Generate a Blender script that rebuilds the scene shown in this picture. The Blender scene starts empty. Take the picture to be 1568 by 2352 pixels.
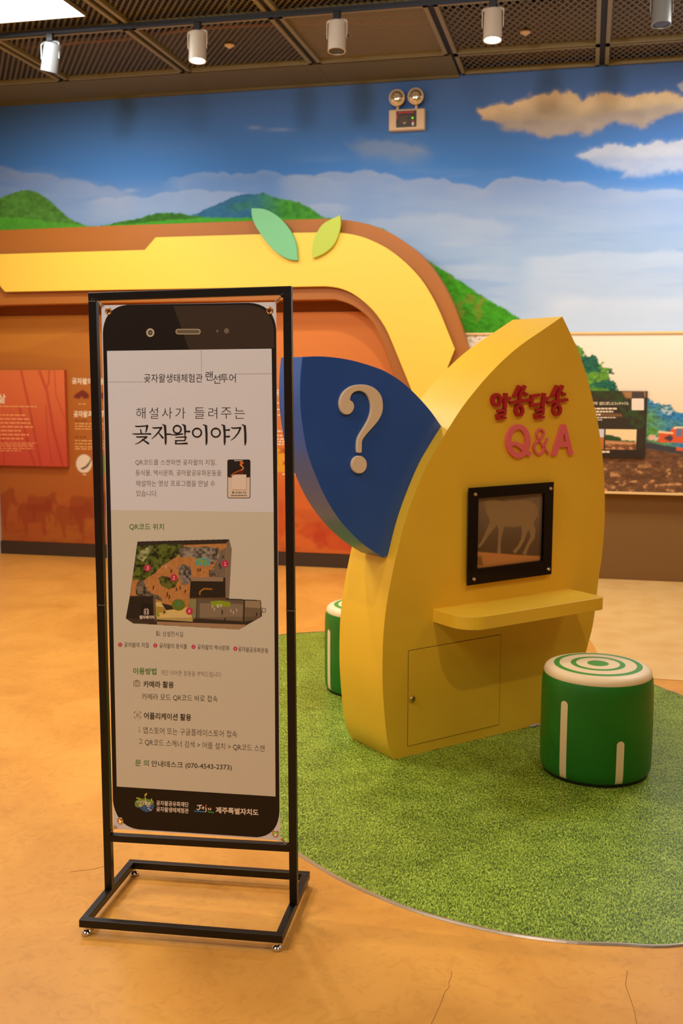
import bpy, bmesh, math, random
import numpy as np
from mathutils import Vector, Matrix
from mathutils.geometry import tessellate_polygon
random.seed(4)
SC = bpy.context.scene
COL = SC.collection
def lin(c):
    c = c / 255.0
    return c / 12.92 if c <= 0.04045 else ((c + 0.055) / 1.055) ** 2.4
def rgb(r, g, b): return (lin(r), lin(g), lin(b))
def V(*a): return np.array(a, float)

# ------------------------------------------------------------------ camera
FPX, CAM_H, YAW, PITCH, ROLL = 2418.4, 1.5604, 0.22801, 0.12597, 0.00167
CX, CY = 784.0, 1176.0
def cam_axes():
    f = V(-math.sin(YAW) * math.cos(PITCH), math.cos(YAW) * math.cos(PITCH), -math.sin(PITCH))
    r = V(math.cos(YAW), math.sin(YAW), 0); u = np.cross(r, f)
    return r * math.cos(ROLL) + u * math.sin(ROLL), -r * math.sin(ROLL) + u * math.cos(ROLL), f
CR, CU, CF = cam_axes()
CO = V(0, 0, CAM_H)
cd = bpy.data.cameras.new('camera'); cam = bpy.data.objects.new('camera', cd); COL.objects.link(cam)
cd.sensor_fit = 'VERTICAL'; cd.sensor_height = 36; cd.sensor_width = 24; cd.lens = FPX * 36 / 2352
cd.clip_start = 0.05; cd.clip_end = 60
cd.dof.use_dof = True; cd.dof.focus_distance = 3.3; cd.dof.aperture_fstop = 5.0
cam.matrix_world = Matrix(((CR[0], CU[0], -CF[0], 0), (CR[1], CU[1], -CF[1], 0), (CR[2], CU[2], -CF[2], CAM_H), (0, 0, 0, 1)))
SC.camera = cam

# ------------------------------------------------------------------ world, exposure, lamps of the room and added fill
w = bpy.data.worlds.new('world'); SC.world = w; w.use_nodes = True
w.node_tree.nodes['Background'].inputs[0].default_value = (1.0, 0.85, 0.65, 1); w.node_tree.nodes['Background'].inputs[1].default_value = 0.02
vs = SC.view_settings
vs.view_transform = 'Standard'; vs.look = 'None'; vs.exposure = 0.0; vs.gamma = 1.0; vs.use_curve_mapping = False
try:
    SC.cycles.use_denoising = True; SC.cycles.max_bounces = 7; SC.cycles.transparent_max_bounces = 12; SC.cycles.caustics_reflective = False
    SC.cycles.sample_clamp_indirect = 8
except Exception: pass
WARM = (1.0, 0.82, 0.60); SOFT = (1.0, 0.88, 0.73); NEUTRAL = (1.0, 0.97, 0.93); COOL = (0.92, 0.97, 1.0)
def aim(o, d):
    o.rotation_euler = Vector(d).to_track_quat('-Z', 'Y').to_euler()
def area(name, loc, sx, sy, power, color, d=(0, 0, -1)):
    l = bpy.data.lights.new(name, 'AREA'); l.shape = 'RECTANGLE'; l.size = sx; l.size_y = sy; l.energy = power; l.color = color
    o = bpy.data.objects.new(name, l); COL.objects.link(o); o.location = loc; aim(o, d); return o
def spot(name, loc, d, power, color, ang=70, blend=0.8, size=0.06):
    l = bpy.data.lights.new(name, 'SPOT'); l.energy = power; l.color = color; l.spot_size = math.radians(ang); l.spot_blend = blend; l.shadow_soft_size = size
    o = bpy.data.objects.new(name, l); COL.objects.link(o); o.location = loc; aim(o, d); return o
D = 8.42016      # back wall
ZC = 3.88        # ceiling grid
TRK = 6.75       # light track
# unseen area lamps added as general fill, and downlights above the exhibits
for (x, y, p, c) in ((-2.6, 1.0, 70, NEUTRAL), (0.9, 1.2, 10, NEUTRAL), (-3.4, 4.2, 78, SOFT), (2.4, 4.4, 20, SOFT), (1.6, 7.0, 75, NEUTRAL), (-0.6, -1.2, 28, NEUTRAL)):
    area('ceiling_fill', (x, y, 3.84), 1.2, 0.6, p, c)
area('fluorescent_lamp', (-3.63, 6.2, 3.855), 0.75, 0.65, 30, COOL)
spot('downlight_lamp', (-1.875, 2.79, 3.8), (0.12, -0.02, -1), 95, WARM, 85, 0.9, 0.025)
spot('downlight_lamp', (0.67, 2.1, 3.8), (-0.25, 0.55, -1), 92, WARM, 72, 0.9, 0.045)
spot('downlight_lamp', (-1.9, 4.6, 3.8), (0.35, 0.0, -1), 140, WARM, 75, 0.9, 0.06)

# out-of-view spots added to brighten the upper mural; no track holds them
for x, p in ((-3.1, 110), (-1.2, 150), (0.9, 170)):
    spot('track_and_added_wash', (x, 3.3, 3.72), (0.03, 1.0, -0.16), p, NEUTRAL, 62, 1.0, 0.12)

# ------------------------------------------------------------------ measuring helpers
def ray(p): return CF + (p[0] - CX) / FPX * CR - (p[1] - CY) / FPX * CU
def at(p, p0, n):
    d = ray(p); return CO + d * (((np.asarray(p0) - CO) @ np.asarray(n)) / (d @ np.asarray(n)))
def on_floor(p, z=0.0): return at(p, (0, 0, z), V(0, 0, 1))
def on_wall(p, y=D): return at(p, (0, y, 0), V(0, 1, 0))
def project(P):
    d = P - CO; z = d @ CF
    return np.stack([CX + FPX * (d @ CR) / z, CY - FPX * (d @ CU) / z], -1)

# ------------------------------------------------------------------ materials
MATS = {}
def mat(name, c, rough=0.5, metal=0.0, spec=0.5, noise=None, coat=0.0, bump=None, emit=None):
    if name in MATS: return MATS[name]
    m = bpy.data.materials.new(name); m.use_nodes = True
    nt = m.node_tree; b = nt.nodes['Principled BSDF']
    b.inputs['Base Color'].default_value = (*c, 1); b.inputs['Roughness'].default_value = rough
    b.inputs['Metallic'].default_value = metal; b.inputs['Specular IOR Level'].default_value = spec
    b.inputs['Coat Weight'].default_value = coat; b.inputs['Coat Roughness'].default_value = 0.08
    if noise:   # (scale, second colour, contrast lo, hi)
        sc, c2, lo, hi = noise
        tc = nt.nodes.new('ShaderNodeTexCoord'); n = nt.nodes.new('ShaderNodeTexNoise'); r = nt.nodes.new('ShaderNodeValToRGB')
        n.inputs['Scale'].default_value = sc; n.inputs['Detail'].default_value = 6
        r.color_ramp.elements[0].position = lo; r.color_ramp.elements[1].position = hi
        r.color_ramp.elements[0].color = (*c, 1); r.color_ramp.elements[1].color = (*c2, 1)
        nt.links.new(tc.outputs['Object'], n.inputs['Vector']); nt.links.new(n.outputs['Fac'], r.inputs[0]); nt.links.new(r.outputs[0], b.inputs['Base Color'])
    if bump:
        tc = nt.nodes.new('ShaderNodeTexCoord'); n = nt.nodes.new('ShaderNodeTexNoise'); bp = nt.nodes.new('ShaderNodeBump')
        n.inputs['Scale'].default_value = bump[0]; n.inputs['Detail'].default_value = 5; bp.inputs['Strength'].default_value = bump[1]; bp.inputs['Distance'].default_value = 0.01
        nt.links.new(tc.outputs['Object'], n.inputs['Vector']); nt.links.new(n.outputs['Fac'], bp.inputs['Height']); nt.links.new(bp.outputs[0], b.inputs['Normal'])
    if emit:
        b.inputs['Emission Color'].default_value = (*emit[0], 1); b.inputs['Emission Strength'].default_value = emit[1]
    MATS[name] = m; return m
def paint_mat(name, rough=0.6, spec=0.3):
    if name in MATS: return MATS[name]
    m = mat(name, (1, 1, 1), rough, 0, spec); nt = m.node_tree
    a = nt.nodes.new('ShaderNodeAttribute'); a.attribute_name = 'paint'
    nt.links.new(a.outputs['Color'], nt.nodes['Principled BSDF'].inputs['Base Color']); return m

# ------------------------------------------------------------------ mesh builder
class MB:
    def __init__(s): s.v = []; s.f = []; s.m = []; s.mats = []
    def mi(s, m):
        if m not in s.mats: s.mats.append(m)
        return s.mats.index(m)
    def add(s, vs, fs, m):
        o = len(s.v); k = s.mi(m)
        s.v.extend([tuple(float(x) for x in p) for p in vs])
        for f in fs: s.f.append(tuple(i + o for i in f)); s.m.append(k)
    def box(s, a, b, m):
        x0, y0, z0 = a; x1, y1, z1 = b
        s.add([(x0,y0,z0),(x1,y0,z0),(x1,y1,z0),(x0,y1,z0),(x0,y0,z1),(x1,y0,z1),(x1,y1,z1),(x0,y1,z1)],
              [(0,3,2,1),(4,5,6,7),(0,1,5,4),(1,2,6,5),(2,3,7,6),(3,0,4,7)], m)
    def beam(s, a, b, w, h, up, m):   # square bar from a to b, w across, h along up
        a = np.asarray(a, float); b = np.asarray(b, float); d = (b - a) / np.linalg.norm(b - a)
        up = np.asarray(up, float); up = up - d * (up @ d); up /= np.linalg.norm(up); sd = np.cross(d, up)
        P = []
        for q in (a, b):
            for i, j in ((-1,-1),(1,-1),(1,1),(-1,1)): P.append(q + sd * w / 2 * i + up * h / 2 * j)
        s.add(P, [(0,3,2,1),(4,5,6,7),(0,1,5,4),(1,2,6,5),(2,3,7,6),(3,0,4,7)], m)
    def tube(s, pts, r, m, n=10, cap=True):
        pts = [np.asarray(p, float) for p in pts]; rs = r if isinstance(r, (list, tuple)) else [r] * len(pts)
        P = []; F = []; ref = None
        for i, p in enumerate(pts):
            t = pts[min(i + 1, len(pts) - 1)] - pts[max(i - 1, 0)]; t = t / (np.linalg.norm(t) + 1e-12)
            if ref is None: ref = V(0, 0, 1) if abs(t[2]) < 0.9 else V(1, 0, 0)
            a = ref - t * (ref @ t); a /= np.linalg.norm(a); b = np.cross(t, a); ref = a
            for k in range(n):
                q = 2 * math.pi * k / n; P.append(p + (a * math.cos(q) + b * math.sin(q)) * rs[i])
        for i in range(len(pts) - 1):
            for k in range(n): F.append((i*n+k, i*n+(k+1)%n, (i+1)*n+(k+1)%n, (i+1)*n+k))
        if cap: F.append(tuple(range(n))[::-1]); F.append(tuple((len(pts)-1)*n + k for k in range(n)))
        s.add(P, F, m)
    def lathe(s, prof, c, axis, m, n=48, mats=None):   # prof: (radius, height along axis)
        c = np.asarray(c, float); ax = np.asarray(axis, float); ax /= np.linalg.norm(ax)
        t = V(1, 0, 0) if abs(ax[0]) < 0.9 else V(0, 1, 0); a = t - ax * (t @ ax); a /= np.linalg.norm(a); b = np.cross(ax, a)
        P = []
        for r, h in prof:
            for k in range(n):
                q = 2 * math.pi * k / n; P.append(c + ax * h + (a * math.cos(q) + b * math.sin(q)) * max(r, 1e-5))
        for i in range(len(prof) - 1):
            F = [(i*n+k, i*n+(k+1)%n, (i+1)*n+(k+1)%n, (i+1)*n+k) for k in range(n)]
            o = len(s.v) if i == 0 else o
            if i == 0: s.v.extend([tuple(map(float, p)) for p in P])
            mm = s.mi(mats[i] if mats else m)
            for f in F: s.f.append(tuple(x + o for x in f)); s.m.append(mm)
    def ball(s, c, r, m, sx=1, sy=1, sz=1, n=14):
        c = np.asarray(c, float); P = []; F = []; h = n // 2
        for i in range(h + 1):
            a = math.pi * i / h
            for k in range(n):
                b = 2 * math.pi * k / n; P.append(c + V(sx*math.sin(a)*math.cos(b), sy*math.sin(a)*math.sin(b), sz*math.cos(a)) * r)
        for i in range(h):
            for k in range(n): F.append((i*n+k, (i+1)*n+k, (i+1)*n+(k+1)%n, i*n+(k+1)%n))
        s.add(P, F, m)
    def flat(s, loops, fn, m):      # filled outline with holes; fn maps 2D -> 3D
        allp = [p for L in loops for p in L]
        tri = tessellate_polygon([[Vector((p[0], p[1], 0)) for p in L] for L in loops])
        s.add([fn(p) for p in allp], tri, m)
    def prism(s, loops, front, back, m, edge=None, back_m=None):
        allp = [p for L in loops for p in L]; n = len(allp)
        tri = tessellate_polygon([[Vector((p[0], p[1], 0)) for p in L] for L in loops])
        Pf = [front(p) for p in allp]; Pb = [back(p) for p in allp]
        if len(loops) == 1:
            s.add(Pf, [tuple(range(n))], m); s.add(Pb, [tuple(range(n))[::-1]], back_m or m)
        else:
            s.add(Pf, tri, m); s.add(Pb, [t[::-1] for t in tri], back_m or m)
        o = 0
        for L in loops:
            k = len(L); A = Pf[o:o+k]; B = Pb[o:o+k]
            s.add(A + B, [(i, (i+1) % k, k + (i+1) % k, k + i) for i in range(k)], edge or m); o += k
def weld(me):
    bm = bmesh.new(); bm.from_mesh(me); bmesh.ops.remove_doubles(bm, verts=bm.verts, dist=1e-5)
    bmesh.ops.recalc_face_normals(bm, faces=bm.faces); bm.to_mesh(me); bm.free()
def build(name, mb, parent=None, smooth=None, bevel=None, fix=True, kind=None):
    me = bpy.data.meshes.new(name)
    o0 = V(0, 0, 0); q = parent
    while q is not None: o0 = o0 + np.array(q.location); q = q.parent
    vv = np.array(mb.v) - o0
    me.from_pydata(vv.tolist(), [], mb.f); me.update()
    for m in mb.mats: me.materials.append(m)
    me.polygons.foreach_set('material_index', mb.m)
    if fix: weld(me)
    o = bpy.data.objects.new(name, me); COL.objects.link(o)
    if parent is not None: o.parent = parent
    if bevel:
        md = o.modifiers.new('bevel', 'BEVEL'); md.width = bevel; md.segments = 2; md.limit_method = 'ANGLE'; md.angle_limit = math.radians(40)
    if smooth:
        me.polygons.foreach_set('use_smooth', [True] * len(me.polygons))
        try: me.set_sharp_from_angle(angle=math.radians(smooth))
        except Exception: pass
    if kind: o['kind'] = kind
    return o
def tag(o, label=None, cat=None, group=None, kind=None):
    if label: o['label'] = label
    if cat: o['category'] = cat
    if group: o['group'] = group
    if kind: o['kind'] = kind
    return o
def empty(name, loc, label, cat, group=None):
    o = bpy.data.objects.new(name, None); COL.objects.link(o); o.location = tuple(float(x) for x in loc); o.empty_display_size = 0.1
    return tag(o, label, cat, group)
def smooth_curve(pts, k=6, closed=False):
    P = [np.asarray(p, float) for p in pts]; n = len(P); out = []
    for i in range(n if closed else n - 1):
        g = (lambda j: P[j % n]) if closed else (lambda j: P[max(0, min(n - 1, j))])
        a, b, c, d = g(i-1), g(i), g(i+1), g(i+2)
        for t in np.arange(k) / k:
            out.append(0.5 * (2*b + (c-a)*t + (2*a-5*b+4*c-d)*t*t + (3*b-a-3*c+d)*t**3))
    if not closed: out.append(P[-1])
    return out
# ---- lettering
FONT_CACHE = {}
def glyphs(body, bold=0.0, spacing=1.0):
    key = (body, bold, spacing)
    if key in FONT_CACHE: return FONT_CACHE[key]
    c = bpy.data.curves.new('lettering', 'FONT'); c.body = body; c.offset = bold; c.resolution_u = 3; c.space_character = spacing
    o = bpy.data.objects.new('lettering', c); COL.objects.link(o)
    dg = bpy.context.evaluated_depsgraph_get(); me = bpy.data.meshes.new_from_object(o.evaluated_get(dg))
    vv = np.array([v.co[:2] for v in me.vertices]); ff = [tuple(p.vertices) for p in me.polygons]
    bpy.data.objects.remove(o); bpy.data.curves.remove(c); bpy.data.meshes.remove(me)
    FONT_CACHE[key] = (vv, ff); return vv, ff
def write(mb, body, x0, x1, y0, y1, h, fn, m, bold=0.0):
    """lay a line of lettering between photo points (x0,y0) and (x1,y1) (middle of the line), h tall"""
    vv, ff = glyphs(body, bold)
    lo = vv.min(0); hi = vv.max(0); s = (vv - lo) / (hi - lo)
    mb.add([fn((x0 + (x1 - x0) * a, y0 + (y1 - y0) * a + h * (0.5 - b))) for a, b in s], ff, m)
def stroke(pts):
    """outline of a brush stroke; pts are (x, y, width)"""
    L = []; R = []; n = len(pts)
    for i, (x, y, wd) in enumerate(pts):
        a = pts[max(0, i-1)]; b = pts[min(n-1, i+1)]; dx, dy = b[0]-a[0], b[1]-a[1]; l = math.hypot(dx, dy) or 1
        nx, ny = -dy / l * wd / 2, dx / l * wd / 2
        L.append((x + nx, y + ny)); R.append((x - nx, y - ny))
    return L + R[::-1]
def ring(cx, cy, rx, ry, wd, n=28):
    o = [(cx + (rx + wd/2) * math.cos(t), cy + (ry + wd/2) * math.sin(t)) for t in np.linspace(0, 2*math.pi, n, endpoint=False)]
    i = [(cx + (rx - wd/2) * math.cos(t), cy + (ry - wd/2) * math.sin(t)) for t in np.linspace(0, 2*math.pi, n, endpoint=False)]
    return [o, i]
def disc(cx, cy, rx, ry, n=24): return [(cx + rx * math.cos(t), cy + ry * math.sin(t)) for t in np.linspace(0, 2*math.pi, n, endpoint=False)]
def rrect(x0, y0, x1, y1, r, n=6):
    P = []
    for cx, cy, a in ((x1-r, y0+r, -90), (x1-r, y1-r, 0), (x0+r, y1-r, 90), (x0+r, y0+r, 180)):
        for k in range(n + 1):
            t = math.radians(a + 90 * k / n); P.append((cx + r * math.cos(t), cy + r * math.sin(t)))
    return P
def zoomed(ox, oy, s): return lambda p: (ox + p[0] * s, oy + p[1] * s) + tuple(p[2:3] and (p[2] * s,))
# ---- painted pictures: a fine grid of points that carries the picture's own colours
def vnoise(x, y, seed=0):
    xi = np.floor(x).astype(np.int64); yi = np.floor(y).astype(np.int64); xf = x - xi; yf = y - yi
    def hsh(a, b):
        h = (a * 374761393 + b * 668265263 + seed * 982451653) & 0x7fffffff
        h = ((h ^ (h >> 13)) * 1274126177) & 0x7fffffff
        return ((h ^ (h >> 16)) & 0xffff) / 65535.0
    u = xf*xf*(3-2*xf); v = yf*yf*(3-2*yf)
    return (hsh(xi, yi)*(1-u) + hsh(xi+1, yi)*u)*(1-v) + (hsh(xi, yi+1)*(1-u) + hsh(xi+1, yi+1)*u)*v
def fbm(x, y, o=4, seed=0):
    t = 0; a = 0.5; n = 0
    for i in range(o): t = t + a * vnoise(x, y, seed + i * 7); n += a; a *= 0.5; x = x * 2.03; y = y * 2.03
    return t / n
def sstep(a, b, x):
    t = np.clip((x - a) / (b - a), 0, 1); return t * t * (3 - 2 * t)
def poly_mask(X, Y, poly, soft=1.5, wob=0, ws=20, seed=1):
    """soft inside mask of a polygon"""
    P = np.array(poly, float)
    lo = P.min(0) - soft - wob - 2; hi = P.max(0) + soft + wob + 2
    out = np.zeros(X.shape); sel = (X > lo[0]) & (X < hi[0]) & (Y > lo[1]) & (Y < hi[1])
    if not sel.any(): return out
    x = X[sel]; y = Y[sel]
    if wob: 
        x, y = x + (fbm(x/ws, y/ws, 3, seed) - 0.5) * 2 * wob, y + (fbm(x/ws + 31, y/ws + 17, 3, seed) - 0.5) * 2 * wob
    d = np.full(x.shape, 1e9); ins = np.zeros(x.shape, bool)
    for a, b in zip(P, np.roll(P, -1, 0)):
        e = b - a; l = e @ e + 1e-9; t = np.clip(((x - a[0]) * e[0] + (y - a[1]) * e[1]) / l, 0, 1)
        d = np.minimum(d, np.hypot(x - a[0] - t * e[0], y - a[1] - t * e[1]))
        c = ((a[1] > y) != (b[1] > y)) & (x < (b[0] - a[0]) * (y - a[1]) / (b[1] - a[1] + 1e-12) + a[0]); ins ^= c
    out[sel] = sstep(-soft, soft, np.where(ins, d, -d)); return out
class Paint:
    def __init__(s, X, Y, base): s.X = X; s.Y = Y; s.c = np.ones(X.shape + (3,)) * np.array(base)
    def mix(s, mask, col): s.c = s.c * (1 - mask[..., None]) + np.asarray(col) * mask[..., None]
    def poly(s, pts, col, soft=1.5, wob=0, ws=20, seed=1, a=1.0): s.mix(poly_mask(s.X, s.Y, pts, soft, wob, ws, seed) * a, col)
def picture(name, o, u, v, nu, nv, fn, m, parent=None, depth=0.0, nrm=None, keep=None):
    """grid from corner o over u and v; fn(px, py, P) returns linear colours"""
    o = np.asarray(o, float); u = np.asarray(u, float); v = np.asarray(v, float)
    a, b = np.meshgrid(np.linspace(0, 1, nu), np.linspace(0, 1, nv))
    P = o + a[..., None] * u + b[..., None] * v
    q = project(P); c = fn(q[..., 0], q[..., 1], P)
    idx = np.arange(nu * nv).reshape(nv, nu)
    F = np.stack([idx[:-1, :-1], idx[:-1, 1:], idx[1:, 1:], idx[1:, :-1]], -1).reshape(-1, 4)
    if keep is not None: F = F[keep(q[..., 0], q[..., 1], P).reshape(-1)[F].all(1)]
    P = P.reshape(-1, 3); c = c.reshape(-1, 3)
    if depth:   # give the board its thickness: back and four edges
        cn = [o, o + u, o + u + v, o + v]; bk = [p - np.asarray(nrm) * depth for p in cn]; k = len(P)
        P = np.vstack([P, cn, bk]); c = np.vstack([c, np.tile(c.mean(0) * 0.8, (8, 1))])
        extra = [(k, k+1, k+5, k+4), (k+1, k+2, k+6, k+5), (k+2, k+3, k+7, k+6), (k+3, k, k+4, k+7), (k+4, k+5, k+6, k+7)]
        faces = F.tolist() + extra
    else: faces = F.tolist()
    o0 = V(0, 0, 0); r = parent
    while r is not None: o0 = o0 + np.array(r.location); r = r.parent
    me = bpy.data.meshes.new(name); me.from_pydata((P - o0).tolist(), [], faces); me.update(); me.materials.append(m)
    at_ = me.color_attributes.new('paint', 'FLOAT_COLOR', 'POINT')
    at_.data.foreach_set('color', np.hstack([np.clip(c, 0, 1), np.ones((len(c), 1))]).astype(np.float32).ravel())
    ob = bpy.data.objects.new(name, me); COL.objects.link(ob)
    if parent is not None: ob.parent = parent
    return ob
R = lambda r, g, b: np.array(rgb(r, g, b))

# ================================================================== THE SETTING
XL, XR, YB = -5.081, 3.6, -2.6
concrete = bpy.data.materials.new('floor_concrete'); concrete.use_nodes = True
def make_concrete(m):
    nt = m.node_tree; b = nt.nodes['Principled BSDF']; L = nt.links.new
    tc = nt.nodes.new('ShaderNodeTexCoord')
    n1 = nt.nodes.new('ShaderNodeTexNoise'); n1.inputs['Scale'].default_value = 1.6; n1.inputs['Detail'].default_value = 8; n1.inputs['Roughness'].default_value = 0.62; n1.inputs['Distortion'].default_value = 0.8
    n2 = nt.nodes.new('ShaderNodeTexNoise'); n2.inputs['Scale'].default_value = 22; n2.inputs['Detail'].default_value = 6; n2.inputs['Distortion'].default_value = 1.5
    r1 = nt.nodes.new('ShaderNodeValToRGB'); e = r1.color_ramp.elements
    e[0].position = 0.32; e[0].color = (*rgb(204, 140, 58), 1); e[1].position = 0.62; e[1].color = (*rgb(226, 163, 74), 1)
    r2 = nt.nodes.new('ShaderNodeValToRGB'); e = r2.color_ramp.elements
    e[0].position = 0.30; e[0].color = (0.80, 0.78, 0.76, 1); e[1].position = 0.5; e[1].color = (1, 1, 1, 1)
    mx = nt.nodes.new('ShaderNodeMixRGB'); mx.blend_type = 'MULTIPLY'; mx.inputs[0].default_value = 0.55
    L(tc.outputs['Object'], n1.inputs['Vector']); L(tc.outputs['Object'], n2.inputs['Vector'])
    L(n1.outputs['Fac'], r1.inputs[0]); L(n2.outputs['Fac'], r2.inputs[0]); L(r1.outputs[0], mx.inputs[1]); L(r2.outputs[0], mx.inputs[2]); L(mx.outputs[0], b.inputs['Base Color'])
    b.inputs['Roughness'].default_value = 0.42; b.inputs['Specular IOR Level'].default_value = 0.35
    bp = nt.nodes.new('ShaderNodeBump'); bp.inputs['Strength'].default_value = 0.06; bp.inputs['Distance'].default_value = 0.01; L(n2.outputs['Fac'], bp.inputs['Height']); L(bp.outputs[0], b.inputs['Normal'])
make_concrete(concrete)
m = MB(); m.box((XL - 0.2, YB - 0.2, -0.1), (XR + 0.2, D + 0.2, 0), concrete)
floor = build('floor', m, kind='structure')
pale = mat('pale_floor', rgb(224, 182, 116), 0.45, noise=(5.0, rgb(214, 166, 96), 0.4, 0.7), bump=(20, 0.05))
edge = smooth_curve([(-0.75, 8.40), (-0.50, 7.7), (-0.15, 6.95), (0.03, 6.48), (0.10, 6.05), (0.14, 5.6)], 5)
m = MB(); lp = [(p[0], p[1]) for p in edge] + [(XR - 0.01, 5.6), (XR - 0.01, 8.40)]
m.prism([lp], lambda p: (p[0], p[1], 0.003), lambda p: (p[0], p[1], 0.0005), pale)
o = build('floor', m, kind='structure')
dk = mat('crack_dark', rgb(142, 88, 36), 0.8)
m = MB()
for line in ([(1037, 2230), (1036, 2243), (1030, 2256), (1032, 2266), (1022, 2277), (1017, 2290), (1010, 2309), (1002, 2325), (996, 2340), (990, 2352)], [(160, 2003), (190, 1999), (215, 1996), (245, 1988)], [(1440, 2230), (1436, 2262), (1446, 2290), (1456, 2320), (1462, 2352)]):
    for a, b in zip(line[:-1], line[1:]):
        P = on_floor(a, 0.0006); Q = on_floor(b, 0.0006); m.beam(P, Q, 0.0011, 0.0003, (0, 0, 1), dk)
build('crack', m, parent=floor, kind='structure')
plain = mat('wall_paint', rgb(176, 140, 100), 0.8)
white_wall = mat('white_wall', rgb(214, 200, 184), 0.7)
m = MB(); m.box((XL - 0.2, YB, 0), (XL, D + 0.2, 4.4), white_wall); build('wall_left', m, kind='structure')
m = MB(); m.box((XR, YB, 0), (XR + 0.2, D + 0.2, 4.4), plain); build('wall_right', m, kind='structure')
m = MB(); m.box((XL - 0.2, YB - 0.2, 0), (XR + 0.2, YB, 4.4), plain); build('wall_front', m, kind='structure')
m = MB(); m.box((XL, D + 0.012, 0), (XR, D + 0.2, 4.4), plain); build('wall_back', m, kind='structure')

# ---- painted back wall: sky, clouds, hills
zb = lambda pts, s, ox, oy: [(ox + x * s, oy + y * s) for x, y in pts]
HILL_L = [(-60, 560), (-60, 470), (0, 455), (25, 445), (55, 435), (85, 441), (115, 461), (140, 485), (165, 504), (188, 516), (215, 520), (215, 560)]
HILL_L2 = [(-60, 560), (-60, 498), (0, 500), (40, 499), (90, 505), (150, 513), (220, 520), (230, 560)]
HILL_M = [(228, 520), (280, 509), (325, 500), (365, 489), (410, 489), (440, 496), (480, 500), (760, 500), (760, 560), (228, 560)]
HILL_B = [(436, 496), (455, 488), (480, 477), (520, 460), (545, 450), (565, 445), (585, 446), (605, 443), (625, 450), (645, 457), (665, 460), (685, 463), (715, 480), (745, 499), (760, 520), (500, 520)]
HILL_R = [(820, 512), (838, 515), (880, 526), (926, 556), (964, 587), (1014, 619), (1057, 644), (1094, 671), (1136, 697), (1166, 713), (1191, 731), (1240, 760), (1300, 800), (1000, 830)]
CL1 = zb([(630, 190), (660, 172), (720, 155), (790, 157), (830, 150), (880, 120), (940, 108), (1010, 105), (1080, 112), (1110, 150), (1150, 120), (1210, 112), (1280, 112), (1340, 125), (1400, 105), (1470, 105), (1540, 115), (1600, 140), (1640, 165), (1590, 185), (1500, 210), (1430, 230), (1390, 265), (1330, 255), (1270, 235), (1220, 260), (1150, 290), (1070, 290), (1000, 305), (900, 310), (870, 285), (760, 275), (720, 255), (690, 235), (640, 225)], 0.5, 784, 160)
CL2 = zb([(1080, 390), (1140, 365), (1200, 365), (1210, 345), (1270, 345), (1330, 355), (1400, 345), (1440, 325), (1500, 335), (1568, 318), (1640, 322), (1700, 345), (1770, 360), (1830, 395), (1760, 420), (1690, 440), (1600, 468), (1480, 470), (1390, 490), (1290, 490), (1310, 465), (1250, 450), (1180, 440), (1130, 415)], 0.5, 784, 160)
CL3 = zb([(20, 340), (80, 320), (150, 330), (220, 320), (260, 345), (330, 345), (410, 360), (380, 400), (280, 420), (180, 410), (90, 390)], 0.5, 784, 160)
BANK = zb([(-700, 640), (-640, 585), (-560, 600), (-380, 590), (-260, 470), (-180, 480), (-120, 470), (-60, 500), (0, 475), (100, 465), (200, 475), (290, 515), (380, 505), (470, 500), (510, 525), (580, 535), (660, 545), (720, 505), (790, 490), (860, 510), (960, 505), (1010, 525), (1100, 520), (1180, 545), (1300, 560), (1700, 560), (1700, 1500), (-700, 1500)], 0.5, 784, 160)
BANK_L = [(-80, 380), (10, 385), (80, 398), (160, 410), (230, 425), (280, 440), (350, 442), (410, 440), (460, 436), (545, 446), (545, 560), (-80, 560)]
BANK_M = [(365, 420), (430, 402), (500, 395), (520, 390), (560, 398), (600, 390), (650, 400), (720, 395), (800, 400), (800, 520), (640, 520), (440, 450)]
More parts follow.
